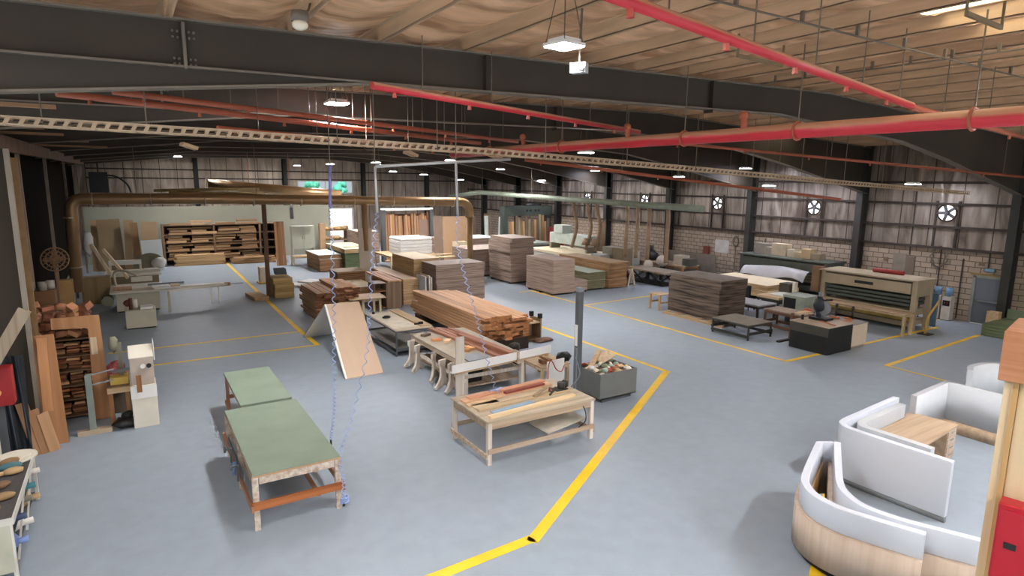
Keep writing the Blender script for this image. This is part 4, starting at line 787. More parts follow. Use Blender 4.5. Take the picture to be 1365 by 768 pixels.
# white mattress like stack, moulding rack, tall door blank
for i in range(5):
    solo('foam_sheet', ['bottom', 'second lowest', 'middle', 'second highest', 'rounded topmost'][i]+' white sheet of the wrapped stack before the moulding rack', 'sheet', MB().box(-1.1, -1.0, 0, 1.1, 1.0, .2), M_white, (15.5, 37.4, 1.0+.21*i), 0, 'wrapped white sheets', .08 if i == 4 else .03)
t = table('sorting_table', 'long pale table carrying the wrapped white stack', 'table', 13.6, 36, 17, 39, .98, W_pale, W_palez, leg=.1)
t = table('frame_table', 'pale table with a square hole in its top near the white stack', 'table', 16.7, 35.4, 19.4, 39.9, .9, W_pale, W_palez, leg=.1) if 0 else None
t = thing('moulding_rack', 'rack of upright wood mouldings under a white beam', 'rack', (17.0, 41.0, 0))
for x in (-2.0, 1.6): part(t, 'post', MB().box(x-.12, -.2, 0, x+.12, .2, 3.6), M_dgrey)
part(t, 'top_beam', MB().box(-2.1, -.2, 3.55, 1.7, .2, 3.72), M_white, 'white top beam'); part(t, 'floor_rail', MB().box(-2, -.5, 0, 1.6, .4, .12), W_pale); part(t, 'back_board', MB().box(-2, .3, 0.121, 1.6, .34, 3.3), mat('rack_back_brown', '#6d5340', .9))
for i in range(17): solo('upright_moulding', 'upright wood moulding standing in the rack under the white beam', 'moulding', MB().box(-.08, -.05, 0, .08, .05, 3.2+random.uniform(-.2, .15)), wood('moulding_%d' % (i % 3), ['#b58661', '#a3795a', '#c29c78'][i % 3], 'z'), (15.2+i*.2, 40.95, .122), 0, 'mouldings standing in the rack', rot=(R(-4), R(random.uniform(-1, 1)), 0))
for i, (x, y, w, h, c, lb) in enumerate(((18.3, 36.2, .95, 3.35, '#c9a685', 'wide peach coloured board standing upright under the duct elbow'), (17.1, 36.4, .3, 3.4, '#9b8779', 'narrow grey brown board standing beside the wide peach board'), (16.6, 37.6, .3, 3.1, '#8e776a', 'narrow mauve board standing by the moulding rack'))):
    solo('tall_board', lb, 'board', MB().box(-w, -.03, 0, w, .03, h), mat('tall_'+c[1:], c, .6, var=.05, scale=.7), (x, y, 0), rot=(R(-4), 0, 0))
t = thing('cut_table', 'pale table with cut frame parts in front of the wide peach board', 'table', (17.3, 34.9, 0))
b = MB(); b.box(-1.9, -.9, .95, 1.3, -.5, 1.02); b.box(-1.9, .5, .95, 1.3, .9, 1.02); b.box(-1.9, -.5, .95, -1.3, .5, 1.02); b.box(.5, -.5, .95, 1.3, .5, 1.02); part(t, 'frame_top', b, W_pale)
for x in (-1.7, 1.1):
    for y in (-.7, .7): part(t, 'leg', MB().box(x-.06, y-.06, 0, x+.06, y+.06, .95), W_palez)
solo('pale_block', 'pale cubic carton standing on the cut frame table', 'carton', MB().box(-.4, -.3, 0, .4, .3, .75), M_topl, (18.15, 35.5, 1.022))
# dark green gantry with upright boards
t = thing('panel_saw_gantry', 'dark green wide gantry frame over a rack of upright boards', 'machine', (27.2, 41, 0), R(0)); Mg = mat('gantry_green', '#454c45', .5, var=.1)
part(t, 'crossbeam', MB().box(-2.6, -.35, 3.0, 1.9, .35, 3.75), Mg)
for x in (-2.4, 1.7): part(t, 'post', MB().box(x-.2, -.25, 0, x+.2, .25, 3.0), Mg)
b = MB(); 
for x in (-.5, -.2, .3, .6): part(t, 'dial', MB().cyl((x, -.36, 3.4), (x, -.4, 3.4), .09, 12), M_black)
b = MB(); b.blob((.2, 0, 3.8), (.9, .3, .2), 2, .2); part(t, 'cover', b, M_black); part(t, 'floor_rail', MB().box(-2.4, -.9, 0, 1.7, .4, .1), Mg)
for i in range(15): solo('upright_board', 'upright narrow board in the rack under the dark green gantry', 'board', MB().box(-.1, -.04, 0, .1, .04, random.uniform(2.4, 3.0)), wood('ub_%d' % (i % 4), ['#9c7a58', '#b9966c', '#7d6a58', '#a89a7c'][i % 4], 'z'), (25.1+i*.25, 40.4, .11), 0, 'boards under the dark green gantry', rot=(R(-3), R(random.uniform(-2, 2)), 0))
for i, (x, y, h, c) in enumerate(((24.0, 42, 3.0, '#8a7660'), (23.2, 43, 2.9, '#6f5a48'), (22.4, 44, 2.8, '#93826c'), (24.6, 43, 3.1, '#77624e'))): solo('tall_board', ['tall tan', 'tall dark brown', 'tall greyish', 'tallest brown'][i]+' board leaning in the dark corner before the gantry', 'board', MB().box(-.3, -.03, 0, .3, .03, h), wood('corner_%d' % i, c, 'z'), (x, y, 0), rot=(R(-5), 0, 0))
for i, (px, h, lb) in enumerate(((652, 3.0, 'pale greenish upright strip in the dark back corner'), (668, 2.9, 'white slanted strip in the dark back corner'))): p = PY(px, 330, 41); solo('upright_strip', lb, 'strip', MB().box(-.15, -.03, 0, .15, .03, h), mat('strip_pale', '#b9bfb4', .6), (p.x, 41.3, 0), rot=(R(-3), R(4*i), 0))
# ------------------------------------------------------------------ left back boards
for i, (x, w, h, c, lb) in enumerate(((-1.75, .3, 3.1, '#b99a74', 'narrow tan board standing in the far corner'), (-.95, .6, 3.15, '#9c8562', 'wide dark tan board standing in the far corner'), (-.1, .25, 3.1, '#b3966f', 'pale tan board standing between wide dark one and white sheets'), (.35, .2, 2.95, '#a5835f', 'narrow brown board standing near the white sheets'), (.95, .45, 3.0, '#b59877', 'cardboard coloured sheet leaning on the pale partition'), (1.15, .55, 1.9, '#cdd2cf', 'bluish white sheet leaning before the cardboard coloured sheet'))):
    solo('tall_board', lb, 'board', MB().box(-w, -.03, 0, w, .03, h), mat('lb_'+c[1:], c, .65, var=.07, scale=.8), (x, 44.6-.25*i, 0), rot=(R(-7), R((-1)**i*2), 0))
# ================================================================== left side: saws, scrap shelf, sander, cart
M_mach = mat('machine_beige', '#c0b9a2', .5, var=.06, scale=2); M_machd = mat('machine_olive', '#7d7a66', .5, var=.08); M_mcream = mat('machine_cream', '#ddd6c4', .5, var=.04)
t = thing('sliding_table_saw', 'beige sliding table saw with a long white beam on thin legs', 'saw', (.2, 31.2, 0))
part(t, 'body', MB().box(-.9, -1.0, .05, .7, .9, .82), M_mach, bevel=.02); part(t, 'saw_table', MB().box(-1.1, -1.2, .83, .9, 1.1, .9), M_mcream); part(t, 'plinth', MB().box(-.85, -.95, 0, .65, .85, .05), M_black)
part(t, 'beam', MB().box(.92, -.9, .78, 3.3, -.5, .93), M_mcream, 'white sliding beam'); part(t, 'carriage', MB().box(.5, -1.25, .93, 1.5, -.3, .97), M_white); part(t, 'fence', MB().box(.3, -.35, .972, 1.7, -.27, 1.06), M_grey)
for x, y in ((2.7, -.6), (3.0, -1.9)): pass
for x in (2.75, 3.05): part(t, 'leg', MB().bar((x, -.7, 0), (x, -.7, .78), .05), M_mcream)
part(t, 'outrigger_arm', MB().bar((1.0, -1.8, .9), (3.4, -1.0, .9), .06), M_mcream); part(t, 'outrigger_leg', MB().bar((1.0, -1.8, 0), (1.0, -1.8, .9), .09), M_mach); part(t, 'end_knob', MB().cyl((3.3, -.7, .86), (3.55, -.7, .86), .08, 10), wood('knob_wood', '#9a7450', 'x')); part(t, 'rod', MB().cyl((3.5, -.7, .86), (4.1, -.75, .87), .015, 6), M_grey)
part(t, 'guard', MB().box(-.3, -.1, 1.15, .5, .1, 1.35), M_mcream); part(t, 'guard_arm', MB().tube(smooth([(-.9, .8, .9), (-.9, .8, 1.5), (-.5, .3, 1.6), (0, 0, 1.35)], 5), .05, 8), M_mach); part(t, 'motor', MB().cyl((-1.2, -.9, .5), (-1.2, -.4, .5), .22, 14), M_machd)
solo('saw_board', 'orange tan board lying on the beige sliding table saw', 'board', MB().box(-.35, -.5, 0, .35, .5, .03), wood('saw_board', '#c4976c', 'y'), (-.45, 30.9, .902)); solo('saw_sheet', 'white square sheet lying on the carriage of the beige sliding saw', 'sheet', MB().box(-.4, -.3, 0, .25, .3, .03), M_white, (1.05, 30.5, .972)); solo('saw_block', 'small tan block beside the white sheet on the saw carriage', 'block', MB().box(-.2, -.3, 0, .15, .3, .05), W_pale, (1.55, 30.45, .972))
t = thing('panel_saw', 'rear cream saw with an arched guard behind the sliding table saw', 'saw', (-.1, 36.5, 0))
part(t, 'body', MB().box(-.9, -.8, 0, 1.2, .8, .8), wood('saw_box', '#8f7d5f', 'x')); part(t, 'saw_table', MB().box(-1.1, -1, .81, 1.3, 1, .9), M_mcream); part(t, 'hood', MB().box(-.9, -.2, 1.3, .5, .2, 1.5), M_white); 
for x in (-.85, .45): part(t, 'hood_post', MB().box(x-.05, -.1, .9, x+.05, .1, 1.3), M_mcream)
b = MB(); b.prism([(1.1*math.cos(a), .55*math.sin(a)) for a in [math.pi*i/16 for i in range(17)]], -.04, .04, lambda a, b_, c: (.9+a*.7, .5+c, 1.0+b_*1.4)); part(t, 'round_guard', b, M_machd); b = MB(); b.blob((1.3, .2, 1.25), (.35, .25, .3), 2, .3); part(t, 'dust_bag', b, M_white)
t = thing('dust_hood', 'tan wooden chute and white hood joined to the brown duct', 'chute', (-1.4, 33.2, 0)); b = MB(); b.ob((.2, 0, 2.0), (.12, .5, 1.5), (0, R(-24), 0)); b.ob((.75, -.1, 1.75), (.12, .5, 1.6), (0, R(-32), 0)); part(t, 'chute', b, W_palez); b = MB(); b.blob((-.2, 0, 2.7), (.22, .25, .55), 3, .25); part(t, 'cloth_sleeve', b, M_white); part(t, 'box', MB().box(-.6, -.4, 0, .5, .4, 1.2), wood('chute_box', '#a58a62', 'z'))
# beige block machine
t = thing('grinder', 'square beige grinder cabinet in front of the sliding table saw', 'machine', (.12, 26.95, 0)); part(t, 'body', MB().box(-.5, -.4, .04, .5, .4, .72), M_mach, bevel=.02); part(t, 'plinth', MB().box(-.45, -.36, 0, .45, .36, .04), M_black); part(t, 'tray', MB().box(.0, -.3, .72, .42, .25, .8), M_white); b = MB(); b.cyl((-.3, -.1, .72), (-.3, -.1, 1.15), .07, 10); b.blob((-.4, .05, .95), (.14, .14, .14), 4, .3); part(t, 'spindle', b, mat('spindle_red', '#6b3f35', .6, var=.4, scale=8)); b = MB(); b.cyl((-.15, .1, .72), (-.15, .1, 1.05), .08, 10); part(t, 'column', b, M_mcream); 
# sander bench with the tall white cabinet
t = thing('edge_sander', 'narrow cream sander cabinet with a boxed top and two round dials', 'machine', (-.02, 15.95, 0))
part(t, 'cabinet', MB().box(-.24, -.28, 0, .26, .3, .98), M_mcream, bevel=.012); part(t, 'upper_box', MB().box(-.22, -.2, .981, .24, .32, 1.62), mat('sander_taupe', '#b3a597', .6), bevel=.01)
b = MB(); b.prism([(-.2, 1.62), (.34, 1.62), (.34, 1.8), (.06, 1.86)], -.23, .25, lambda a, b_, c: (c, a, b_)); part(t, 'sloped_top', b, M_mcream); part(t, 'front_panel', MB().box(-.245, -.3, .7, .265, -.281, .99), M_white, 'lighter front panel'); part(t, 'strap', MB().box(-.12, -.33, .85, -.02, -.301, 1.25), W_grain, 'brown strap')
b = MB()
for x in (.03, .15): part(t, 'dial', MB().cyl((x, -.2, 1.42), (x, -.25, 1.42), .05, 14), M_white if x < .1 else M_black)
part(t, 'fin', MB().box(.26, -.1, 1.5, .28, .2, 1.95), M_white)
t = table('machine_bench', 'brown bench between the scrap shelf and the cream sander', 'bench', -.72, 16.1, -.28, 17.4, .92, wood('mb_top', '#8d7355', 'y'), W_grain, th=.08, leg=.08, apron=.0)
part(t, 'side_board', MB().box(-.18, .2, .02, .2, .62, .84), wood('mb_side', '#5f5142', 'z')); part(t, 'edge_board', MB().box(-.22, -.69, .78, .22, -.651, .9), W_pale)
t = thing('press_tool', 'grey upright press with a yellow base standing on the brown bench', 'machine', (-.45, 16.5, .922)); part(t, 'base', MB().box(-.2, -.25, 0, .15, .1, .16), mat('tool_yellow', '#d9b95e', .5), 'yellow base'); part(t, 'column', MB().box(-.02, -.05, .16, .08, .06, .95), M_machd); b = MB(); b.blob((-.08, 0, .9), (.1, .1, .2), 3, .3); part(t, 'head', b, M_machd); part(t, 'arm', MB().bar((-.15, -.2, .3), (.2, -.15, .32), .06), M_grey)
b = MB(); b.sheet(lambda u, v: (-.3+.5*u, .3+.4*v, .3*math.sin(u*2.5)*math.sin(v*3)+.06), 10, 10); solo('checked_cloth', 'red and white checked cloth bundled on the brown bench', 'cloth', b, mat('checked_cloth', '#7d3b3b', .9, var=.9, scale=16), (-.55, 16.6, .925), 0)
b = MB(); b.blob((0, 0, .12), (.28, .22, .12), 6, .5); b.blob((.05, .1, .25), (.12, .12, .1), 2, .4); solo('black_sack', 'black crumpled sack on the floor under the brown bench', 'sack', b, M_black, (-.42, 15.9, 0))
t = thing('roller_stand', 'grey upright roller stand on a pale timber foot', 'stand', (-1.0, 15.85, 0)); part(t, 'foot', MB().box(-.32, -.09, 0, .32, .09, .1), wood('foot_wood', '#b7a68c', 'x')); part(t, 'post', MB().box(-.09, -.05, .1, .03, .05, 1.35), mat('stand_grey', '#7d857d', .5)); part(t, 'arm', MB().bar((-.03, 0, 1.33), (.45, .1, 1.38), .025), M_grey); part(t, 'arm', MB().bar((-.03, 0, 1.1), (.42, .1, 1.14), .025), M_grey)
# scrap shelf
t = thing('scrap_shelf', 'dark shelf rack crammed with brown wood scraps by the side wall', 'shelf', (-1.55, 17.75, 0)); 
for x in (-.85, .62): part(t, 'upright', MB().box(x-.04, -.8, 0, x+.04, .5, 2.05), wood('dark_upright', '#54402f', 'z'))
SH = [.12, .52, .85, 1.2, 1.55, 1.95]
for z in SH: part(t, 'shelf_board', MB().box(-.81, -.8, z-.03, .58, .5, z), wood('dark_shelf', '#6a5039', 'x'))
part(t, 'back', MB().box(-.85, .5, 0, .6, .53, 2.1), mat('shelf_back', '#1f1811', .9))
for li, z in enumerate(SH):
    for k in range(20):
        b = MB(); l = random.uniform(.2, .27); b.ob((0, 0, 0), (l, random.uniform(.12, .26), random.uniform(.04, .062)), (random.uniform(-.04, .04), random.uniform(-.03, .03), random.uniform(-.3, .3)))
        solo('scrap_wood', 'brown wood scrap on the crammed shelf rack', 'scrap', b, wood('scrapw_%d' % (k % 4), ['#a56f4b', '#7c4a33', '#c09468', '#8e6040'][k % 4], 'x', rand=.25), (-2.2+.29*(k % 5)+random.uniform(-.01, .01), 17.2+random.uniform(-.08, .08), z+.04+.07*(k // 5)), 0, 'wood scraps on the crammed shelf rack')
for k in range(44):
    b = MB(); a = k % 3
    if a: b.ob((0, 0, 0), (random.uniform(.17, .26), random.uniform(.14, .24), random.uniform(.08, .15)), (random.uniform(-.5, .5), random.uniform(-.5, .5), random.uniform(0, 3)))
    else: b.blob((0, 0, 0), (.13, .12, .09), k, .5, 1)
    solo('wood_chunk', 'brown wood chunk piled on top of the crammed shelf rack', 'scrap', b, wood('chunk_%d' % (k % 3), ['#9a6a4e', '#b98762', '#84553f'][k % 3], 'x', rand=.2), (-2.2+.235*(k % 6)+random.uniform(-.03, .03), 16.98+.27*(k//6 % 2)+random.uniform(-.02, .02), 2.06+.2*(k//12)+random.uniform(0, .05)), 0, 'wood chunks on the crammed shelf rack')
OR = wood('orange_ply', '#b3865f', 'z', '#a07049', .05, .8)
t = thing('ply_frame', 'orange brown plywood frame board leaning against the scrap shelf', 'board', (-1.2, 16.62, 0)); b = MB(); b.prism([(.18, .05), (.52, .05), (.45, 2.5), (-.45, 2.5), (-.45, 2.25), (.22, 2.22)], -.02, .02, lambda a, b_, c: (a, c+b_*.05, b_)); part(t, 'sheet', b, OR); part(t, 'patch', MB().box(.24, .02, 1.6, .36, .05, 2.0), W_palez, 'pale patch')
t2 = solo('leaning_plank', 'tall orange brown plank leaning on the dark side posts', 'plank', MB().box(-.27, -.02, 0, .12, .02, 2.35), OR, (-1.58, 15.55, 0), rot=(R(-9), R(-2), 0)); solo('leaning_plank', 'narrow orange brown plank standing before the tall leaning one', 'plank', MB().box(-.1, -.015, .75, .07, .025, 2.3), wood('orange_ply_b', '#c08a5e', 'z'), (-1.74, 15.48, 0), rot=(R(-9), 0, 0))
for i, (dx, h, c) in enumerate(((0, .85, '#b38a66'), (-.13, .95, '#9b7352'), (-.25, 1.15, '#ab8260'))): solo('short_board', ['first of three short boards', 'middle one of three short boards', 'tallest of three short boards'][i]+' leaning at the foot of the tall plank', 'board', MB().box(-.1, -.02, 0, .1, .02, h), wood('sb_%d' % i, c, 'z'), (-1.68+dx, 15.2-.04*i, 0), R(25), rot=(R(-6), R(-8), R(25)))
# things at the dark side wall
t = thing('pedestal_fan', 'brown dusty pedestal fan standing at the dark side wall', 'fan', (-2.05, 23.6, 0), R(-75)); Mf = mat('fan_rust', '#7d5c40', .6)
part(t, 'pole', MB().cyl((0, 0, 0), (0, 0, 2.9), .04, 8), Mf); part(t, 'base', MB().cyl((0, 0, 0), (0, 0, .06), .3, 16), Mf); b = MB()
for r_ in (.36, .25, .14): b.tube([(.1, r_*math.cos(a), 3.1+r_*math.sin(a)) for a in [2*math.pi*i/24 for i in range(25)]], .022, 5)
for i in range(16): a = math.pi*2*i/16; b.cyl((.1, .05*math.cos(a), 3.1+.05*math.sin(a)), (.1, .36*math.cos(a), 3.1+.36*math.sin(a)), .011, 4)
part(t, 'cage', b, Mf); part(t, 'motor', MB().cyl((-.15, 0, 3.1), (.08, 0, 3.1), .1, 12), Mf)
for i in range(4): a = i*math.pi/2; part(t, 'blade', MB().ob((.05, .17*math.cos(a), 3.1+.17*math.sin(a)), (.01, .26, .12), (a, 0, .3)), Mf)
solo('tall_carton', 'tan column carton with a dusty cap at the dark side wall', 'carton', MB().box(-.16, -.16, 0, .16, .16, 2.6, .0), mat('carton_tan', '#8e6d40', .8), (-1.72, 22.4, 0)); solo('brown_crate', 'brown crate with dusty cans standing behind the scrap shelf', 'crate', MB().box(-.35, -.3, 0, .35, .3, 2.75), wood('crate_brown', '#6d4c33', 'x'), (-2.1, 19.6, 0))
for i, (x, y) in enumerate(((-2.25, 19.5), (-2.0, 19.45), (-1.85, 19.65))): solo('paint_can', 'dusty pale can on top of the brown crate', 'can', MB().cyl((0, 0, 0), (0, 0, .22), .1, 12), mat('can_dusty', '#8b8478', .6), (x, y, 2.752), 0, 'cans on the brown crate')
solo('slanted_pole', 'thin tan pole leaning aslant against the dark side wall', 'pole', MB().cyl((0, 0, 0), (-.5, .3, 6), .04, 6), M_rod, (-1.95, 18.6, 0)); solo('hung_sheet', 'tan dusty sheet hanging in the gap behind the grey brown panel', 'sheet', MB().box(-.18, -.03, 0, .18, .03, 6.0), mat('gap_tan', '#8a6c48', .8, var=.15), (-2.05, 16.6, 0))
b = MB(); b.sheet(lambda u, v: (-.5+u*.62, .06*math.sin(u*17+v*3)-.25*(1-v)*u, v*2.1), 22, 10); solo('black_tarp', 'black plastic tarp hanging in folds before the grey brown panel', 'tarp', b, mat('black_plastic', '#23262a', .3, var=.2), (-2.13, 15.25, .0))
t = thing('hose_cabinet', 'red fire hose cabinet fixed before the grey brown panel', 'fire cabinet', (-2.38, 14.5, 0)); part(t, 'body', MB().box(-.45, -.3, 1.4, .3, .0, 2.12), mat('cabinet_red', '#9d2428', .4, var=.04), bevel=.01); part(t, 'post', MB().box(-.2, -.05, 0, .1, .0, 1.399), M_dgrey); 
b = MB(); b.tube(smooth([(.05, -.31, 1.55), (.12, -.31, 1.68), (.02, -.31, 1.78), (.12, -.31, 1.92)], 5), .014, 5); part(t, 'emblem', b, mat('emblem_yellow', '#e0b060', .5), 'yellow flame like mark')
Q, P = PY(33, 413, 13.6), PY(0, 470, 13.6); P = Q+(P-Q)*(Q.z/(Q.z-P.z)); solo('white_plank', 'pale worn plank sticking up aslant past the grey brown panel', 'plank', MB().bar((0, 0, .04), Q-P, .06, .2), wood('aged_plank', '#a8977f', 'z', '#8a7862'), P)
b = MB(); b.sheet(lambda u, v: (-.4+u*.55, .08*math.sin(u*9), v*1.4), 12, 6); solo('pale_cloth', 'pale cloth hanging over the tool cart beside the red cabinet', 'cloth', b, mat('pale_cloth', '#cfc6b4', .9), (-2.42, 13.6, .0))
# tool cart
t = thing('tool_cart', 'grey white tool cart with a dark felt top by the side wall', 'cart', (-2.25, 11.65, 0)); Mc = mat('cart_white', '#cfccc0', .5)
part(t, 'felt_top', MB().box(-.7, -1.28, .87, .52, 1.28, .89), mat('felt_dark', '#4e4b49', .95, var=.15, scale=12)); part(t, 'tray', MB().box(-.72, -1.3, .82, .55, 1.3, .869), Mc)
for a in ((-.72, -1.3, .55, -1.28), (-.72, 1.28, .55, 1.3), (.53, -1.28, .55, 1.28)): part(t, 'rim', MB().box(a[0], a[1], .8695, a[2], a[3], .92), Mc)
part(t, 'front_panel', MB().box(-.7, -1.29, .1, .5, -1.27, .82), mat('cart_panel', '#b9b7a3', .5), bevel=.004)
for x in (-.68, .5):
    for y in (-1.26, 1.26): part(t, 'leg', MB().box(x-.025, y-.025, 0, x+.025, y+.025, .819), Mc)
for z in (.15, .48): part(t, 'shelf', MB().box(-.65, -1.23, z, .47, 1.23, z+.02), M_dgrey)
for y in (-.4, .5): part(t, 'brace', MB().bar((.5, y-.6, .12), (.5, y+.6, .8), .025), Mc)
for i, (y, c, lb) in enumerate(((10.65, '#8d6f4e', 'brown'), (11.05, '#a88a62', 'tan'), (11.5, '#7b6048', 'dark brown'), (12.0, '#b1946c', 'pale tan'), (12.45, '#9a7a55', 'mid brown'))):
    b = MB(); b.cyl((-.3, 0, .05), (.05, .02, .05), .035, 10); b.blob((.16, .02, .06), (.14, .08, .06), i, .2); solo('hand_sander', lb+' wooden handled brush lying on the felt top of the tool cart', 'brush', b, wood('brush_%d' % i, c, 'x'), (-2.15+.1*(i % 2), y, .892), R(8))
b = MB(); b.blob((0, 0, .06), (.16, .1, .06), 5, .2); solo('teal_block', 'teal sanding block among the brushes on the tool cart', 'tool', b, mat('teal', '#4a7076', .6), (-1.95, 12.25, .892))
b = MB(); b.cyl((0, 0, 0), (0, 0, .03), .3, 20); b.cyl((0, 0, .03), (0, 0, .06), .22, 20); solo('round_lid', 'round cream lid lying at the far end of the tool cart', 'lid', b, M_mcream, (-1.95, 12.75, .892))
for i, (y, z, c, lb) in enumerate(((12.7, .502, '#d8d3c6', 'white'), (12.1, .502, '#3f7d86', 'teal'), (11.6, .502, '#6f6a5c', 'grey'), (11.0, .502, '#4a5a78', 'dark blue'), (12.4, .172, '#a88a62', 'tan'), (11.5, .172, '#d9d5ca', 'cream'), (10.9, .172, '#6f86b8', 'bright blue'))):
    b = MB(); b.blob((0, 0, .13), (.2, .22, .13), i+3, .4); b.cyl((.1, 0, .1), (.3, .02, .12), .05, 8); solo('power_tool', lb+' hand tool stowed on the %s shelf of the tool cart' % ('upper' if z > .4 else 'lower'), 'tool', b, mat('tool_'+c[1:], c, .5), (-1.95, y, z))
# ================================================================== right side
M_tabg = mat('dark_table_steel', '#36342f', .6); M_tt = mat('dusty_table_top', '#7d7568', .8, var=.1)
packs('timber_bundle', 'weathered dark bundle on the long pallet', 19.65, 15.95, 21.25, 18.65, (.42, .4, .42, .36), sheets('weathered_rows', '#6b5c4f', '#352c26', .09, rand=.12), mat('weathered_top', '#6f655c', .8, var=.2, scale=3), .05, z=.17, bearer=False)
t = thing('pallet', 'pale timber pallet under the weathered dark bundles', 'pallet', (20.4, 17.2, 0)); 
for k in range(6): part(t, 'slat', MB().box(-.95, -1.55+.56*k, .12, .95, -1.4+.56*k+.1, .155), W_pale)
for x in (-.85, 0, .85): part(t, 'bearer', MB().box(x-.05, -1.6, 0, x+.05, 1.6, .119), W_paley)
t = thing('stool', 'small pale wooden stool beside the weathered bundles', 'stool', (20.1, 19.6, 0)); part(t, 'seat', MB().box(-.35, -.35, .68, .35, .35, .72), W_pale)
for x in (-.28, .28):
    for y in (-.28, .28): part(t, 'leg', MB().bar((x*1.05, y*1.05, 0), (x, y, .68), .07), wood('stool_leg', '#c39a63', 'z'))
for y in (-.28, .28): part(t, 'stretcher', MB().box(-.27, y-.02, .3, .27, y+.02, .36), wood('stool_rail', '#c39a63', 'x'))
t = table('low_table', 'low dark steel table with a dusty top in front of the weathered bundles', 'table', 18.7, 13.8, 20.05, 15.45, .58, M_tt, M_tabg, th=.03, leg=.05, apron=.06, rail=.25, inset=.0)
# black cabinet with mitre saw
t = thing('black_cabinet', 'black cabinet with a pale top and a lighter upper band', 'cabinet', (20.05, 11.9, 0)); part(t, 'body', MB().box(-.72, -.7, .02, .7, .7, .93), M_black, bevel=.006); part(t, 'upper_band', MB().box(-.735, -.69, .62, -.7201, .69, .93), mat('band_olive', '#45433a', .5), 'dark olive upper band'); part(t, 'top', MB().box(-.75, -.72, .931, .72, .72, .96), mat('cab_top', '#b9a590', .6))
t = thing('cream_cabinet', 'cream cabinet standing against the back of the black one', 'cabinet', (21.3, 11.9, 0)); part(t, 'body', MB().box(-.52, -.62, .08, .52, .62, .84), mat('cream_cab', '#d6c3a8', .5, var=.03), bevel=.008); part(t, 'plinth', MB().box(-.48, -.58, 0, .48, .58, .08), mat('plinth_tan', '#9b8a70', .6)); part(t, 'top', MB().box(-.54, -.64, .841, .54, .64, .87), mat('grey_top', '#8f8b84', .6))
t = thing('mitre_saw', 'black mitre saw mounted on the black cabinet', 'saw', (20.3, 12.1, .962)); part(t, 'base', MB().box(-.25, -.3, 0, .25, .3, .08), M_black); b = MB(); b.blob((0, .1, .5), (.16, .22, .3), 2, .4); b.bar((0, .1, .08), (0, .1, .8), .12); part(t, 'head', b, mat('saw_black', '#2c2f38', .4, var=.3, scale=8)); part(t, 'blade', MB().cyl((-.02, -.08, .42), (.02, -.08, .42), .24, 20), M_grey); part(t, 'handle', MB().bar((0, -.1, .7), (0, -.35, .75), .06), M_black); b = MB(); b.cyl((.0, .1, .78), (.0, .1, .95), .06, 10); part(t, 'motor', b, M_grey); part(t, 'extension_wing', MB().box(-.9, .2, .22, -.25, .45, .27), W_pale); part(t, 'wing_leg', MB().box(-.6, .28, 0, -.55, .36, .22), M_black)
solo('brown_strip', 'thin red brown strip on the pale top of the black cabinet', 'strip', MB().box(-.35, -.04, 0, .35, .04, .02), W_red, (19.9, 11.6, .962), R(70)); 
for i, (x, y) in enumerate(((21.1, 11.6), (21.5, 11.8), (21.3, 12.2))): b = MB(); b.ob((0, 0, .04), (.35, .12, .06), (0, 0, i)); solo('brown_offcut', ['first', 'middle', 'last'][i]+' red brown offcut on the cream cabinet, counting from the black cabinet edge', 'offcut', b, W_red, (x, y, .872))
for i, y in enumerate((12.35, 11.75)): b = MB(); b.cyl((0, 0, 0), (0, 0, .4), .035, 8); b.blob((0, 0, .42), (.05, .05, .07), i, .2); solo('black_clamp', 'upright black clamp on the cream cabinet, %s' % ('at its rear corner' if i == 0 else 'near its middle'), 'clamp', b, M_black, (21.65, y, .872))
# presses
Mp = mat('press_cream', '#a3947a', .55, var=.07, scale=1.5); Mpg = mat('press_dark_green', '#4c5148', .55, var=.12)
def press(name, label, x, y0, y1, h, wall, body, dark, n):
    t = thing(name, label, 'press', (x, (y0+y1)/2, 0)); d = (y1-y0)/2
    for s in (-1, 1):
        for sx in (-1, 1): part(t, 'end_post', MB().box(min(sx*.65, sx*.47), min(s*d, s*(d-.2)), 0, max(sx*.65, sx*.47), max(s*d, s*(d-.2)), h), body, bevel=.01)
        part(t, 'end_plate', MB().box(-.468, min(s*(d-.02), s*(d-.18)), h-.6, .468, max(s*(d-.02), s*(d-.18)), h-.002), body)
    part(t, 'head_beam', MB().box(-.7, -d+.22, h-.5, .7, d-.22, h-.08), body); part(t, 'top_plate', MB().box(-.8, -d-.05, h+.001, .75, d+.05, h+.06), body); part(t, 'bed', MB().box(-.62, -d+.22, .55, .62, d-.22, .8), body); part(t, 'bottom_beam', MB().box(-.6, -d+.22, .15, .6, d-.22, .34), body)
    for k in range(n): z = .95+(h-1.65)*k/max(1, n-1); part(t, 'platen', MB().box(-.6, -d+.24, z, .6, d-.24, z+.1), dark)
    b = MB()
    for yy in (-d*.5, 0, d*.5): b.cyl((0, yy, h-.75), (0, yy, h-.5), .09, 10)
    part(t, 'ram', b, M_grey); return t, d
t, d = press('hot_press', 'cream hot press with stacked platens and a dark name plate', 26.2, 11.5, 15.4, 1.95, 0, Mp, Mpg, 3)
part(t, 'name_plate', MB().box(-.712, -.3, 1.6, -.701, .45, 1.72), M_black, 'dark name plate'); part(t, 'control_box', MB().box(-.8, 1.95, 1.0, -.4, 2.3, 2.1), mat('ctrl_brown', '#7a5e43', .6)); part(t, 'foot_rail', MB().box(-.75, -1.9, .4, -.61, 1.9, .52), mat('rail_yellow', '#b39a52', .6))
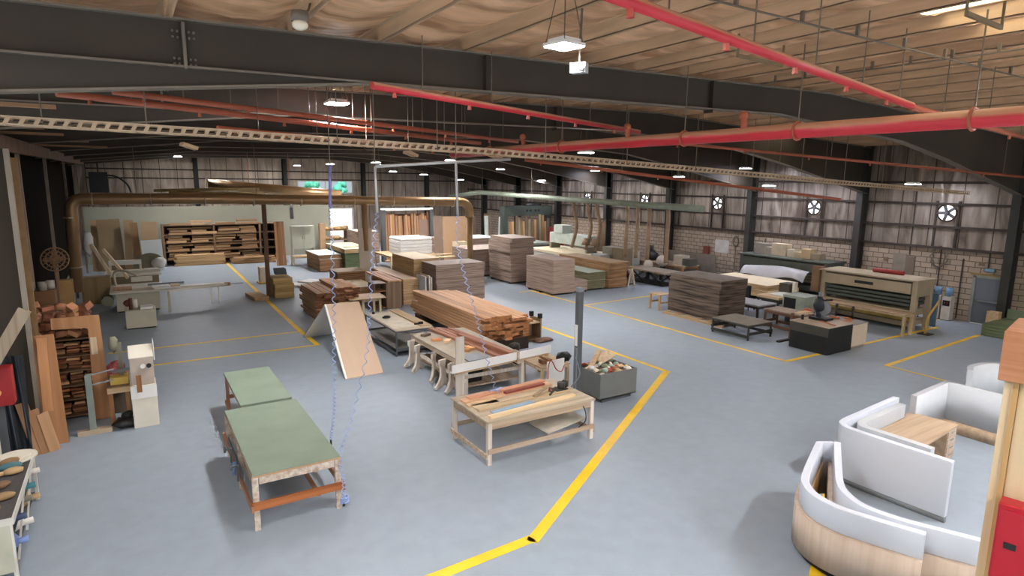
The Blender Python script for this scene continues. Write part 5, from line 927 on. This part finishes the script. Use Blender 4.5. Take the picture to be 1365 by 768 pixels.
solo('red_roll', 'dark red long roll lying on top of the cream hot press', 'roll', MB().cyl((0, -.7, .09), (0, .5, .09), .09, 12), mat('roll_red', '#8e2f2a', .6), (26.5, 13.2, 2.012)); solo('cover_sheet', 'tan flat sheet covering the top of the cream hot press', 'sheet', MB().box(-.7, -1.0, 0, .3, 1.4, .04), wood('press_sheet', '#9c8668', 'y'), (26.0, 12.6, 2.012)) if 0 else None
t, d = press('veneer_press', 'long dark green press carrying boxes on its top beam', 28.2, 16.3, 21.2, 1.95, 0, Mpg, Mp, 3)
b = MB(); b.sheet(lambda u, v: (-.1-.5*v, -2.0+3.6*u, .75-.5*v*v+.12*math.sin(u*9)*v+.1*math.sin(u*4)), 26, 10); solo('plastic_cover', 'white translucent plastic sheet draped along the dark green press', 'sheet', b, mat('plastic_white', '#a09d9a', .35, var=.06), (27.5, 19.1, .75))
for i, (y, w, h, c) in enumerate(((20.4, .3, .55, '#7d7468'), (19.9, .2, .4, '#8f8474'), (19.3, .42, .62, '#b3a186'), (18.6, .22, .4, '#b5a58c'), (18.25, .2, .3, '#a59578'), (17.8, .26, .48, '#a8906c'), (17.3, .22, .3, '#8d7d66'))):
    solo('carton', ['grey tall', 'brownish small', 'large two tone', 'narrow cream', 'low cream', 'round cornered tan', 'last low brown'][i]+' carton on the top of the dark green press', 'carton', MB().box(-.25, -w, 0, .25, w, h), mat('carton_'+c[1:], c, .7), (28.3, y, 2.012), bevel=.02)
t = table('long_bench', 'long plain wooden bench in front of the cream hot press', 'bench', 24.35, 11.25, 25.05, 15.1, .85, wood('bench_long', '#a88e6e', 'y'), wood('bench_leg_pale', '#b59d78', 'z'), th=.05, leg=.09, apron=.06)
# tables and boards amid the machines
packs('panel_pack', 'cream topped board pile lying between bundles and the dark green press', 24.6, 17.3, 26.9, 20.9, (.3, .26), S_tan, M_topl, .04, z=.45)
table('trestle_table', 'long steel trestle table with a pale blue grey top', 'table', 21.5, 15.5, 22.7, 18.6, .72, mat('steel_top', '#9a9c9a', .5), M_tabg, th=.06, leg=.07)
table('trestle_table', 'small rusty trestle table behind the black cabinet', 'table', 21.3, 13.5, 22.2, 15.1, .72, mat('rust_top', '#8d7a68', .7), mat('rust_steel', '#6e4a36', .7), th=.05, leg=.06, rail=.2)
table('work_table', 'tan board covered work table between green grinder and cream press', 'table', 23.4, 15.9, 25.6, 17.0, .8, W_paley, M_tabg, th=.1, leg=.08)
solo('light_sheet', 'light sheet lying on the tan board covered work table', 'sheet', MB().box(-.5, -.35, 0, .5, .35, .02), M_topw, (24.4, 16.4, .802)); solo('cream_block', 'upright cream block standing on the tan board covered work table', 'block', MB().box(-.1, -.06, 0, .1, .06, .5), M_mcream, (25.1, 16.3, .802)); solo('dark_box', 'dark box standing behind the cream block on the work table', 'box', MB().box(-.3, -.25, 0, .3, .25, .4), mat('dark_box', '#4a4239', .7), (25.2, 16.7, .802))
t = thing('green_grinder', 'pale green cased machine with a dark opening behind the black cabinet', 'machine', (23.2, 14.75, 0)); part(t, 'case', MB().box(-.5, -.5, .5, .5, .5, 1.15), mat('case_green', '#8f978a', .5), bevel=.02); part(t, 'opening', MB().box(-.52, -.1, .62, -.501, .42, 1.05), M_black, 'dark opening'); part(t, 'stand', MB().box(-.4, -.4, 0, .4, .4, .5), M_dgrey); part(t, 'emblem', MB().cyl((-.1, -.501, .75), (-.1, -.515, .75), .1, 16), M_machd)
b = MB(); b.blob((0, 0, .2), (.22, .22, .2), 3, .15); solo('orange_ball', 'orange round canister between trestle tables and green machine', 'canister', b, mat('orange_red', '#b3512f', .5), (22.35, 13.9, .44)); t = thing('tool_stand', 'low rusty stand under the orange canister', 'stand', (22.4, 13.9, 0)); part(t, 'top', MB().box(-.15, -.25, .4, .2, .25, .44), W_red); part(t, 'column', MB().box(-.1, -.15, 0, .12, .15, .4), M_tabg)
t = thing('clamp_stand', 'dark upright screw stand beside the black cabinet', 'stand', (20.0, 13.15, 0)); part(t, 'foot', MB().box(-.5, -.06, 0, .5, .06, .06), M_tabg); part(t, 'post', MB().bar((.2, 0, .06), (.25, 0, 1.0), .07), mat('rust_steel', '#6e4a36', .7)); part(t, 'arm', MB().bar((.25, 0, .95), (.7, .1, .98), .06), mat('rust_steel', '#6e4a36', .7))
t = thing('black_chair', 'black seat back showing behind the cream topped board pile', 'chair', (23.3, 17.6, 0)); part(t, 'backrest', MB().box(-.06, -.35, .5, .06, .35, 1.15), M_black, bevel=.03); part(t, 'seat', MB().box(-.0601, -.35, .42, .45, .35, .5), M_black); 
for x in (0, .4):
    for y in (-.3, .3): part(t, 'leg', MB().box(x-.02, y-.02, 0, x+.02, y+.02, .42), M_tabg)
for i in range(6): b = MB(); b.ob((0, 0, .06), (.4, .14, .12), (0, 0, i*.7)); solo('red_offcut', 'red brown offcut heaped on the floor by the trestle table', 'offcut', b, wood('offred', '#8e4f32', 'x', rand=.3), (22.9+.12*(i % 3), 18.9+.3*(i//3), .001+.0*i), 0, 'red brown offcuts by the trestle table')
# by the foil wall: machines, notice, reels
t = thing('grey_divider', 'low grey brown panel standing before the block wall', 'panel', (28.6, 25.6, 0), R(-3)); part(t, 'panel', MB().box(-.05, -2.0, 0, .05, 2.0, 1.5), mat('divider', '#6d6257', .7)); 
for y in (-1.6, 1.6): part(t, 'foot', MB().box(-.35, y-.05, 0, .35, y+.05, .05), M_tabg)
N0, N1 = PX(954, 319, WX), PX(971, 338, WX); solo('notice_board', 'pale square notice fixed to the block wall below the girt', 'notice', MB().box(0, N1.y, N1.z, .02, N0.y, N0.z), mat('notice_paper', '#b6b0a6', .7), (WX-.022, 0, 0))
N = PX(943, 333, WX); solo('red_box', 'dark red small box fixed to the block wall near the pale notice', 'box', MB().box(-.15, -.2, -.22, 0, .2, .22), mat('box_dull_red', '#6b2e24', .6), (WX-.003, N.y, N.z))
N = PX(982, 322, WX); b = MB(); b.tube([(-.05, .2*math.cos(a), .3*math.sin(a)) for a in [2*math.pi*i/20*3 for i in range(20)]], .03, 6); b.cyl((-.04, 0, -.2), (-.04, 0, -1.6), .03, 6); solo('cable_reel', 'brown hank of cable hung on the block wall beside a column', 'cable', b, M_rod, (WX-.03, N.y, N.z))
for i, (px, y0, y1, lb) in enumerate(((1020, 318, 360, 'thin upright pipe on the block wall just past the second column'), (1222, 255, 340, 'long thin dark pipe running down the wall beyond the dispensers'), (1255, 330, 385, 'dark conduit beside the water dispensers'), (1284, 345, 425, 'dark conduit between dispensers and the grey door'), (1320, 336, 362, 'short conduit running down to the exit lamp'))):
    A, B = PX(px, y0, WX-.08), PX(px-4, y1, WX-.08); solo('wall_conduit', lb, 'conduit', MB().cyl((0, 0, 0), (0, 0, B.z-A.z), .03, 6), M_girt, (WX-.05, A.y, A.z))
# lathe bench with wheel, log heads, scissor table
t = table('lathe_bench', 'dusty machine bench with shelves before the block wall', 'bench', 26.6, 24.3, 28.0, 29.2, .95, wood('lathe_top', '#a08c72', 'y'), W_grain, th=.08, leg=.12, rail=.35)
for i, (x, y, r_) in enumerate(((26.3, 25.6, .34), (25.7, 26.1, .27))): b = MB(); b.blob((0, 0, 0), (r_, r_, r_), i+4, .06, 3); solo('white_sphere', ['larger', 'smaller'][i]+' dusty white ball shaped guard at the machine bench', 'guard', b, mat('ball_white', '#b7aca0', .6), (x, y, 1.05-.25*i+.1)); t = thing('pedestal', 'post carrying the %s white ball shaped guard' % ['larger', 'smaller'][i], 'stand', (x, y, 0)); part(t, 'post', MB().box(-.08, -.08, 0, .08, .08, .82-.2*i), M_tabg); part(t, 'foot', MB().box(-.2, -.2, 0, .2, .2, .03), M_tabg) if 0 else None
for i, (y, w, h, c) in enumerate(((24.6, .35, .55, '#a39a88'), (24.0, .3, .4, '#4a463e'))): solo('grey_machine', ['grey cased', 'dark cased'][i]+' small machine at the end of the machine bench', 'machine', MB().box(-.3, -w, 0, .3, w, h), mat('gm_'+c[1:], c, .6), (27.2, y+.35, .952), bevel=.03)
t = thing('scissor_table', 'dark scissor lift table before the machine bench', 'table', (25.2, 25.3, 0)); part(t, 'table_top', MB().box(-.7, -1.8, .7, .7, 1.6, .78), mat('scissor_top', '#8d8070', .7)); b = MB()
for y in (-.8, .6):
    for x in (-.5, .5): b.bar((x, y-.5, .04), (x, y+.5, .7), .06); b.bar((x, y+.5, .04), (x, y-.5, .7), .06)
part(t, 'scissor_arms', b, M_black); part(t, 'base_frame', MB().box(-.6, -1.5, 0, .6, 1.3, .06), M_black)
t = thing('wheel_reel', 'pale spoked wheel standing by the brown panel stack', 'wheel', (23.6, 25.6, 0)); b = MB(); b.tube([(0, .38*math.cos(a), .42+.38*math.sin(a)) for a in [2*math.pi*i/28 for i in range(29)]], .09, 10); part(t, 'rim', b, mat('wheel_pale', '#aaa093', .6)); b = MB()
for i in range(4): a = math.pi*i/4; b.bar((0, -.35*math.cos(a), .42-.35*math.sin(a)), (0, .35*math.cos(a), .42+.35*math.sin(a)), .05)
part(t, 'spoke', b, M_black); part(t, 'foot', MB().box(-.2, -.35, 0, .2, .35, .04), M_tabg)
t = thing('wooden_horse', 'thin wooden trestle between the brown stack and the pale wheel', 'trestle', (23.2, 25.2, 0)); part(t, 'beam', MB().box(-.06, -.5, 1.0, .06, .5, 1.08), W_paley)
for y in (-.4, .4):
    for s in (-1, 1): part(t, 'leg', MB().bar((s*.25, y, 0), (s*.03, y, 1.0), .06), W_palez)
# CNC with pale bodies, pipes machines
t = thing('cnc_router', 'long pale router machine with a green white gantry', 'machine', (25.2, 33, 0)); part(t, 'bed', MB().box(-1.3, -3.2, .35, 1.2, 2.6, .95), M_mcream); part(t, 'table', MB().box(-1.5, -3.3, .951, 1.3, 2.8, 1.1), M_topl); part(t, 'gantry', MB().box(-.3, -2.2, 1.5, .5, 2.0, 2.2), mat('gantry_pale', '#aeb5a9', .5), 'pale green gantry', bevel=.03); part(t, 'head', MB().box(-.4, .4, 2.2, .4, 1.4, 2.75), mat('gantry_pale', '#aeb5a9', .5), bevel=.03)
for y in (-2.1, 1.9): part(t, 'gantry_leg', MB().box(-.3, y-.1, 1.101, .5, y+.1, 1.5), M_machd)
for x in (-1.1, 1.0):
    for y in (-2.9, 0, 2.3): part(t, 'leg', MB().box(x-.12, y-.12, 0, x+.12, y+.12, .35), M_machd)
t = thing('edge_bander', 'pale side table with white stacked plates beside the router machine', 'machine', (25.0, 38.2, 0)); part(t, 'bed', MB().box(-1.2, -1.6, .4, 1.0, 1.5, 1.15), M_machd); part(t, 'top', MB().box(-1.5, -1.8, 1.151, 1.1, 1.7, 1.3), mat('plate_pale', '#9aa093', .5)); part(t, 'leg', MB().box(-1.0, -1.4, 0, .8, 1.3, .4), M_black)
solo('red_cabinet', 'dull red cabinet with a white label behind the router machine', 'cabinet', MB().box(-.4, -.5, 0, .4, .5, 2.2), mat('cab_red', '#8e2a2c', .5), (27.9, 38.4, 0), bevel=.01); solo('white_label', 'small white label on the dull red cabinet', 'label', MB().box(-.01, -.12, 0, 0, .2, .35), M_white, (27.49, 38.2, 1.3))
for i, (x, y, h, c, lb) in enumerate(((25.4, 29.0, 1.7, '#8a8474', 'beige cabinet standing between the green duct hoses'), (25.2, 27.8, 1.75, '#7d6f57', 'olive brown cabinet standing under the green duct hoses'), (26.03, 28.03, 1.5, '#a3a297', 'pale grey machine box by the olive brown cabinet'), (24.4, 28.9, 1.3, '#9c9a90', 'short grey machine under the first green duct hose'))):
    t = thing('dust_cabinet', lb, 'cabinet', (x, y, 0)); part(t, 'body', MB().box(-.4, -.45, .08, .4, .45, h), mat('dc_'+c[1:], c, .5), bevel=.02); part(t, 'plinth', MB().box(-.36, -.4, 0, .36, .4, .08), M_black); part(t, 'door', MB().box(-.415, -.38, .2, -.401, .38, h-.15), mat('dc_'+c[1:], c, .5)); part(t, 'handle', MB().box(-.44, -.3, h*.5, -.416, -.25, h*.5+.18), M_black)
solo('brown_post', 'tall brown board with a notched top behind the router machine', 'board', MB().prism([(-.4, 0), (.4, 0), (.4, 3.1), (.2, 2.8), (.1, 3.1), (-.1, 2.9), (-.4, 3.2)], -.04, .04, lambda a, b_, c: (c, a, b_)), mat('post_board', '#7d6a56', .7), (27.4, 32.4, 0))
b = MB(); b.blob((0, 0, .3), (.4, .4, .3), 2, .5); b.cyl((0, 0, .5), (0, 0, .9), .12, 8); b.ob((-.1, .1, .75), (.5, .2, .15), (0, 0, .3)); solo('motor_unit', 'black motor with pipes standing on the dusty machine bench', 'motor', b, mat('motor_dark', '#2e2d2b', .5, var=.4, scale=6), (27.2, 27.4, .952))
# water dispensers
def dispenser(y, label, dark):
    t = thing('water_dispenser', label, 'water dispenser', (29.15, y, 0)); part(t, 'body', MB().box(-.18, -.17, .02, .18, .17, 1.02), mat('dispenser_white', '#c9c2b6', .4), bevel=.02); part(t, 'plinth', MB().box(-.16, -.15, 0, .16, .15, .02), M_black)
    part(t, 'panel', MB().box(-.19, -.13, .62 if dark else .7, -.181, .13, .86), mat('panel_dark', '#33201f', .3) if dark else M_grey, 'dark tap panel' if dark else None)
    for yy in (-.05, .05): part(t, 'tap', MB().box(-.23, yy-.015, .74, -.191, yy+.015, .78), M_red if yy < 0 else M_grey)
    b = MB(); b.cyl((0, 0, 1.02), (0, 0, 1.09), .07, 14, .13); b.cyl((0, 0, 1.09), (0, 0, 1.38), .135, 16); part(t, 'bottle', b, mat('bottle_blue', '#6d8fae', .2), 'blue water bottle'); return t
dispenser(12.3, 'white water dispenser with a grey panel and a clear bottle', False); dispenser(11.88, 'white water dispenser with a dark tap panel and a blue bottle', True)
# ladder frame, blue strips, yellow trolley by the hot press
t = thing('tube_rack', 'dark rack of upright bars beside the water dispensers', 'rack', (28.3, 13.1, 0)); b = MB()
for i in range(6): part(t, 'bar', MB().cyl((0, -.5+.2*i, 0), (0, -.5+.2*i, 1.55), .025, 6), M_tabg)
part(t, 'top_rail', MB().box(-.03, -.55, 1.56, .03, .55, 1.62), M_tabg); part(t, 'base', MB().box(-.3, -.6, 0, .3, .6, .001+.04), M_tabg)
t = thing('blue_strip_holder', 'blue upright strip beside the end of the hot press', 'strip', (27.3, 11.6, 0)); part(t, 'strip', MB().box(-.05, -.12, 0, .05, .12, 1.35), mat('strip_blue', '#526a78', .5), bevel=.01); part(t, 'edge', MB().box(-.05, .121, 0, .05, .22, 1.3), W_pale)
t = thing('yellow_trolley', 'yellow tubular hand trolley leaning at the end of the bench', 'trolley', (25.55, 11.05, 0)); b = MB(); b.tube(smooth([(0, 0, 0), (.05, 0, .6), (.5, -.1, 1.2), (.6, -.1, 1.25)], 5), .04, 8); part(t, 'frame', b, mat('trolley_yellow', '#b08a3e', .5)); part(t, 'foot', MB().box(-.2, -.2, 0, .25, .2, .03), M_tabg)
b = MB(); b.cyl((0, 0, 0), (0, 0, .06), .25, 14); b.ob((.1, .1, .1), (.5, .3, .08), (0, 0, .5)); solo('coiled_wood', 'tan heap on the floor under the dark rack of bars', 'heap', b, W_pale, (27.6, 12.2, 0))
b = MB(); b.tube([(-.05, .35*math.cos(a)*(.6+.4*(i % 2)), .45*math.sin(a)) for i, a in enumerate([2*math.pi*i/22*2 for i in range(23)])], .03, 6); solo('hose_hank', 'brown hank of hose hung on the wall above the dispensers', 'hose', b, M_rod, (WX-.05, 12.6, 2.6))
for i, (y, z, w, c) in enumerate(((14.2, 2.1, .28, '#7d7264'), (13.75, 2.0, .2, '#6a5d50'))): solo('hanging_apron', ['grey', 'brown'][i]+' cloth hung on the block wall behind the hot press end', 'cloth', MB().box(-.06, -w, -.5, 0, w, .5), mat('apron_'+c[1:], c, .9), (WX-.002, y, z), bevel=.02)
for i, (px, py) in enumerate(((1181, 345), (1309, 352))): N = PX(px, py, WX); solo('wall_socket', ['small brown socket plate on the block wall above the hot press', 'dull tan socket plate on the block wall above the grey door'][i], 'socket', MB().box(-.03, -.1, -.08, 0, .1, .08), mat('socket_tan', '#6b5a43', .6), (WX-.001, N.y, N.z))
# the grey door
t = struct('door_1', MB().box(-.05, -.46, 0, -.005, .46, 1.9), mat('door_grey', '#62666a', .5, var=.02), None, (WX, 10.68, 0))
fr = MB()
for y in (-.52, .52): fr.box(-.08, y-.06, 0, -.001, y+.06, 1.98)
fr.box(-.08, -.58, 1.9, -.001, .58, 2.0); struct('door_frame', fr, mat('frame_grey_green', '#7d7f74', .6), t); struct('push_bar', MB().bar((-.08, -.4, .95), (-.08, .42, .95), .05), mat('bar_steel', '#9a9a98', .3, metal=.6), t); struct('threshold', MB().box(-.15, -.46, 0, -.05, .46, .02), M_white, t); struct('lintel_strip', MB().box(-.06, -.7, 2.001, -.001, .68, 2.08), wood('lintel', '#8a7248', 'y'), t)
t = thing('exit_lamp', 'blue green exit lamp above the grey door', 'lamp', (WX, 10.72, 2.25)); part(t, 'body', MB().box(-.08, -.2, -.08, -.001, .2, .08), M_dgrey); part(t, 'lens', MB().box(-.09, -.16, -.06, -.081, .16, .05), mat('exit_teal', '#6f97a5', .4))
for i in range(4): solo('green_sheet', ['bottom', 'second', 'third', 'top'][i]+' green board of the flat pile beyond the wood clad post', 'board', MB().box(-1.0, -1.6, 0, 1.0, .45, .105), S_green, (28.3, 9.45, .02+.115*i), 0, 'flat green boards', .004)
solo('green_sheet', 'green board standing upright behind the flat green pile', 'board', MB().box(-.03, -1.3, 0, .03, .4, .85), mat('green_board', '#6f7a62', .7, var=.05), (29.2, 9.4, .0)); solo('tan_block', 'tan block beside the upright green board', 'block', MB().box(-.15, -.2, 0, .15, .2, .75), W_pale, (28.7, 10.06, 0))
# round wall fans
def fan(y, label):
    t = thing('exhaust_fan', label, 'fan', (WX-.02, y, 4.48), 0, 'round fans in the foil clad wall'); b = MB(); b.tube([(-.05, .36*math.cos(a), .36*math.sin(a)) for a in [2*math.pi*i/32 for i in range(33)]], .04, 8); part(t, 'ring', b, M_girt)
    part(t, 'daylight_disc', MB().cyl((.015, 0, 0), (.005, 0, 0), .345, 32), M_day); 
    for i in range(5): a = 2*math.pi*i/5+y; part(t, 'blade', MB().ob((-.04, .19*math.cos(a), .19*math.sin(a)), (.02, .28, .13), (a, 0, 0)), M_dgrey)
    part(t, 'hub', MB().cyl((-.1, 0, 0), (-.02, 0, 0), .08, 12), M_dgrey)
    for s in (-.42, .42): part(t, 'rail', MB().box(-.05, s-.04, -1.5, 0, s+.04, .5), M_girt)
for y, lb in ((12.52, 'round backlit wall fan high above the water dispensers'), (18.53, 'round backlit wall fan above the dark green press'), (24.57, 'round backlit wall fan above the pale notice'), (30.62, 'small round backlit wall fan just over the pale green duct'), (36.68, 'round backlit wall fan seen furthest along the foil wall over the router')): fan(y, lb.replace('furthest along', 'beyond the others on'))
# ================================================================== curved reception counters
M_oak = wood('pale_oak_veneer', '#cab8a6', 'z', '#b7a28e', .0, 1.0); M_oakx = wood('pale_oak_top', '#bfa78d', 'x', '#a68d72', .0, 1.0, .45); M_inner = mat('inner_white', '#bec1c4', .5, var=.02); M_sol = mat('solid_surface_white', '#cdd2da', .3, var=.01)
def path(px, z, n=5): return [(p.x, p.y) for p in smooth([G(x, y, z) for x, y in px], n)]
def sub(P, o): return [(x-o[0], y-o[1]) for x, y in P]
def ground(P): return (sum(p[0] for p in P)/len(P), sum(p[1] for p in P)/len(P), 0)
def counter(name, label, P, h, t_, band, side):
    """a curved counter: white upstand over a pale oak skirt standing slightly proud"""
    o = ground(P); L = sub(P, o); t = thing(name, label, 'reception counter', o)
    part(t, 'white_band', MB().strip(L, side*t_, h-band, h, 0), M_sol, 'white top band', .008)
    part(t, 'oak_skirt', MB().strip(L, side*(t_+.05), .12, h-band-.001, -side*.06), M_oak, 'pale oak skirt')
    part(t, 'kick_board', MB().strip(L, side*.05, 0, .119, side*.04), M_black, 'dark kick board')
    part(t, 'inner_lining', MB().strip(L, side*.02, .12, h-band-.002, side*(t_+.001)), wood('lining_ply', '#c9a878', 'z'))
    return t
A = path([(1088, 588), (1069, 630), (1071, 647), (1086, 662), (1117, 678), (1156, 691), (1200, 704), (1234, 714)], 1.1)
cA = counter('reception_counter', 'curved white and pale oak counter at the very front, its cut end facing out', A, 1.1, .12, .36, 1)
a0, b0 = Vector(A[0]), Vector(path([(1111.5, 588), (1112, 600)], 1.1)[0]); ca = Vector(cA.location[:2]); dd = (b0-a0).normalized(); part(cA, 'end_panel', MB().strip([a0-ca+dd*.03, b0-ca-dd*.03], -.06, .12, 1.1, -.001), M_sol, 'white end panel', .006)
Bp = path([(1111.5, 588), (1112.5, 620), (1114.5, 642), (1123, 656), (1138, 669), (1161, 680.5), (1200, 694), (1245, 706), (1300, 720), (1340, 731)], 1.1)
counter('reception_counter', 'curved white counter nested just behind the front one, running towards the wood clad post', Bp, 1.1, .11, .36, 1)
# white desk with rounded corner and inner shelf
D = path([(1190.5, 528), (1155, 543.5), (1123, 557.5)], 1.1, 3)[:-1]+path([(1123, 557.5), (1118.5, 562), (1124, 568), (1141, 575)], 1.1, 5)[:-1]+path([(1141, 575), (1205, 596), (1269, 616.4)], 1.1, 3)
o = ground(D); t = thing('reception_desk', 'white L shaped reception desk with a rounded corner and an inner oak worktop', 'reception desk', o)
L = sub(D, o); part(t, 'outer_screen', MB().strip(L, .13, .1, 1.1, 0), M_sol, None, .008); part(t, 'plinth', MB().strip(L, .06, 0, .099, .02), M_grey)
Ei = path([(1197.5, 536.7), (1170, 549), (1147, 558.5)], 1.06, 3)[:-1]+path([(1147, 558.5), (1143, 562.5), (1148, 568.5), (1160, 572.5)], 1.06, 5)[:-1]+path([(1160, 572.5), (1200, 585.5), (1241, 599)], 1.06, 3)
part(t, 'inner_shelf', MB().strip(sub(Ei, o), .15, .78, 1.06, 0), M_inner, None, .008)
W = [G(*p, .75) for p in ((1214, 549), (1278, 566), (1231, 596), (1165, 573))]
def off(p, z=0): return Vector((p.x-o[0], p.y-o[1], z))
part(t, 'oak_worktop', MB()._hexa([off(p, .72) for p in W]+[off(p, .75) for p in W]), M_oakx, 'pale oak worktop')
# drawer pedestal under the worktop end
c = W[1]; u = (W[2]-W[1]).normalized(); v = (W[0]-W[1]).normalized(); PB = [c+u*.03+v*.03, c+u*.5+v*.03, c+u*.5+v*.5, c+u*.03+v*.5]
ped = part(t, 'drawer_pedestal', MB()._hexa([off(p, .04) for p in PB]+[off(p, .718) for p in PB]), M_oakx)
for k in range(4):
    z0, z1 = .07+.16*k, .21+.16*k; q = [c+u*.05+v*.012, c+u*.48+v*.012, c+u*.48+v*.029, c+u*.05+v*.029]
    dr = part(t, 'drawer', MB()._hexa([off(p, z0) for p in q]+[off(p, z1) for p in q]), M_oak); hm = (q[0]+q[1])/2; part(dr, 'handle', MB().bar(off(hm-u*.08-v*.012, z1-.04), off(hm+u*.08-v*.012, z1-.04), .015), M_grey)
part(t, 'side_panel', MB()._hexa([off(p, .0) for p in (W[2]-v*-.02, W[3]-v*-.02, W[3]+v*.05, W[2]+v*.05)]+[off(p, .718) for p in (W[2]-v*-.02, W[3]-v*-.02, W[3]+v*.05, W[2]+v*.05)]), M_oakx)
F = path([(1214.6, 526.6), (1240, 515.5), (1256, 508.6)], 1.15, 3)[:-1]+path([(1256, 508.6), (1262, 507.3), (1268, 509)], 1.15, 4)[:-1]+path([(1268, 509), (1305, 518), (1345, 528), (1400, 542)], 1.15, 3)
o2 = ground(F); t = thing('reception_screen', 'tall white corner screen with a pale oak plinth behind the oak worktop', 'reception desk', o2); part(t, 'screen', MB().strip(sub(F, o2), -.12, .28, 1.15, 0), M_inner); part(t, 'oak_plinth', MB().strip(sub(F, o2), -.13, 0, .279, .0), M_oakx, 'pale oak plinth')
Hc = path([(1289.5, 493), (1289.5, 489.5), (1293, 486.6), (1309, 483.3), (1325, 483), (1342, 484.6), (1380, 491)], 1.1)
o3 = ground(Hc); t = thing('reception_screen', 'rounded white screen beyond the tall corner screen, partly behind the wood clad post', 'reception desk', o3); part(t, 'screen', MB().strip(sub(Hc, o3), -.13, 0.06, 1.1, 0), M_inner); part(t, 'plinth', MB().strip(sub(Hc, o3), -.1, 0, .059, -.01), M_grey)
# ================================================================== wood clad post with fire cabinet
K = .60; e = G(1300, 768)*1.0; bx, by = e.x*K, e.y*K
M_pine = wood('pine_cladding', '#d3bd9a', 'z', '#c2a67c', .0, .9); M_pined = wood('pine_edge', '#c49f6d', 'z', '#a98350', .0); M_cedar = wood('cedar_block', '#b9825f', 'x', '#96623f', .0, 1.3)
dv = Vector((bx, by, 0)).normalized(); sx = Vector((dv.y, -dv.x, 0)); ang = math.atan2(sx.y, sx.x)-R(6)
t = thing('clad_post', 'pale pine clad post at the viewing platform edge', 'post', (bx, by, 0), ang)
top = V_top = None
d = _d(1341, 505); s_ = math.hypot(bx, by)/math.hypot(d.x, d.y); ztp = CAMZ+d.z*s_
d = _d(1341, 437); zcap = CAMZ+d.z*s_
part(t, 'cladding', MB().box(.1, 0, 0, .34, .6, ztp+.1), M_pine); part(t, 'corner_board', MB().box(0, -.015, 0, .095, .6, ztp+.1), M_pine); part(t, 'corner_bead', MB().box(.06, -.03, 0, .098, -.0151, ztp+.05), M_pined, 'darker corner bead'); part(t, 'side_cladding', MB().box(.345, -.01, 0, .9, .6, ztp+.1), M_pine)
part(t, 'cedar_block', MB().box(-.04, -.09, ztp, .9, .65, zcap), M_cedar, 'red brown wooden cap block', bevel=.008)
t2 = thing('fire_cabinet', 'red fire hose cabinet fixed to the pale pine clad post', 'fire cabinet', (bx, by, 0), ang)
def pz(px, py): d = _d(px, py); s = math.hypot(bx, by)/math.hypot(d.x, d.y); return CAMZ+d.z*s
za, zb = pz(1352, 662), pz(1332, 757)
part(t2, 'body', MB().box(.1, -.2, zb, .8, -.031, za), mat('cabinet_red_bright', '#a91b27', .35, var=.03), bevel=.008); part(t2, 'door', MB().box(.12, -.215, zb+.03, .78, -.2005, za-.04), mat('cabinet_red_bright', '#a91b27', .35)); part(t2, 'latch', MB().box(.17, -.225, (za+zb)/2-.03, .25, -.2155, (za+zb)/2+.02), M_black, 'dark latch')
part(t2, 'mount_strip', MB().box(.13, -.0305, zb+.02, .77, -.0105, za-.02), M_redold)
# ================================================================== light, look
w = bpy.data.worlds.new('world'); sc.world = w; w.use_nodes = True
bgn = w.node_tree.nodes['Background']; bgn.inputs['Color'].default_value = (.88, .94, 1, 1); bgn.inputs['Strength'].default_value = WORLD_S
sl = bpy.data.lights.new('sun', 'SUN'); sl.energy = 11.5; sl.angle = R(1); sl.color = (1, 1, 1); so = bpy.data.objects.new('sun', sl); C.objects.link(so); so.rotation_euler = (R(32), 0, R(-12))
vs = sc.view_settings; vs.view_transform = 'Standard'; vs.look = 'None'; vs.gamma = 1; vs.use_curve_mapping = False; vs.exposure = EXPO
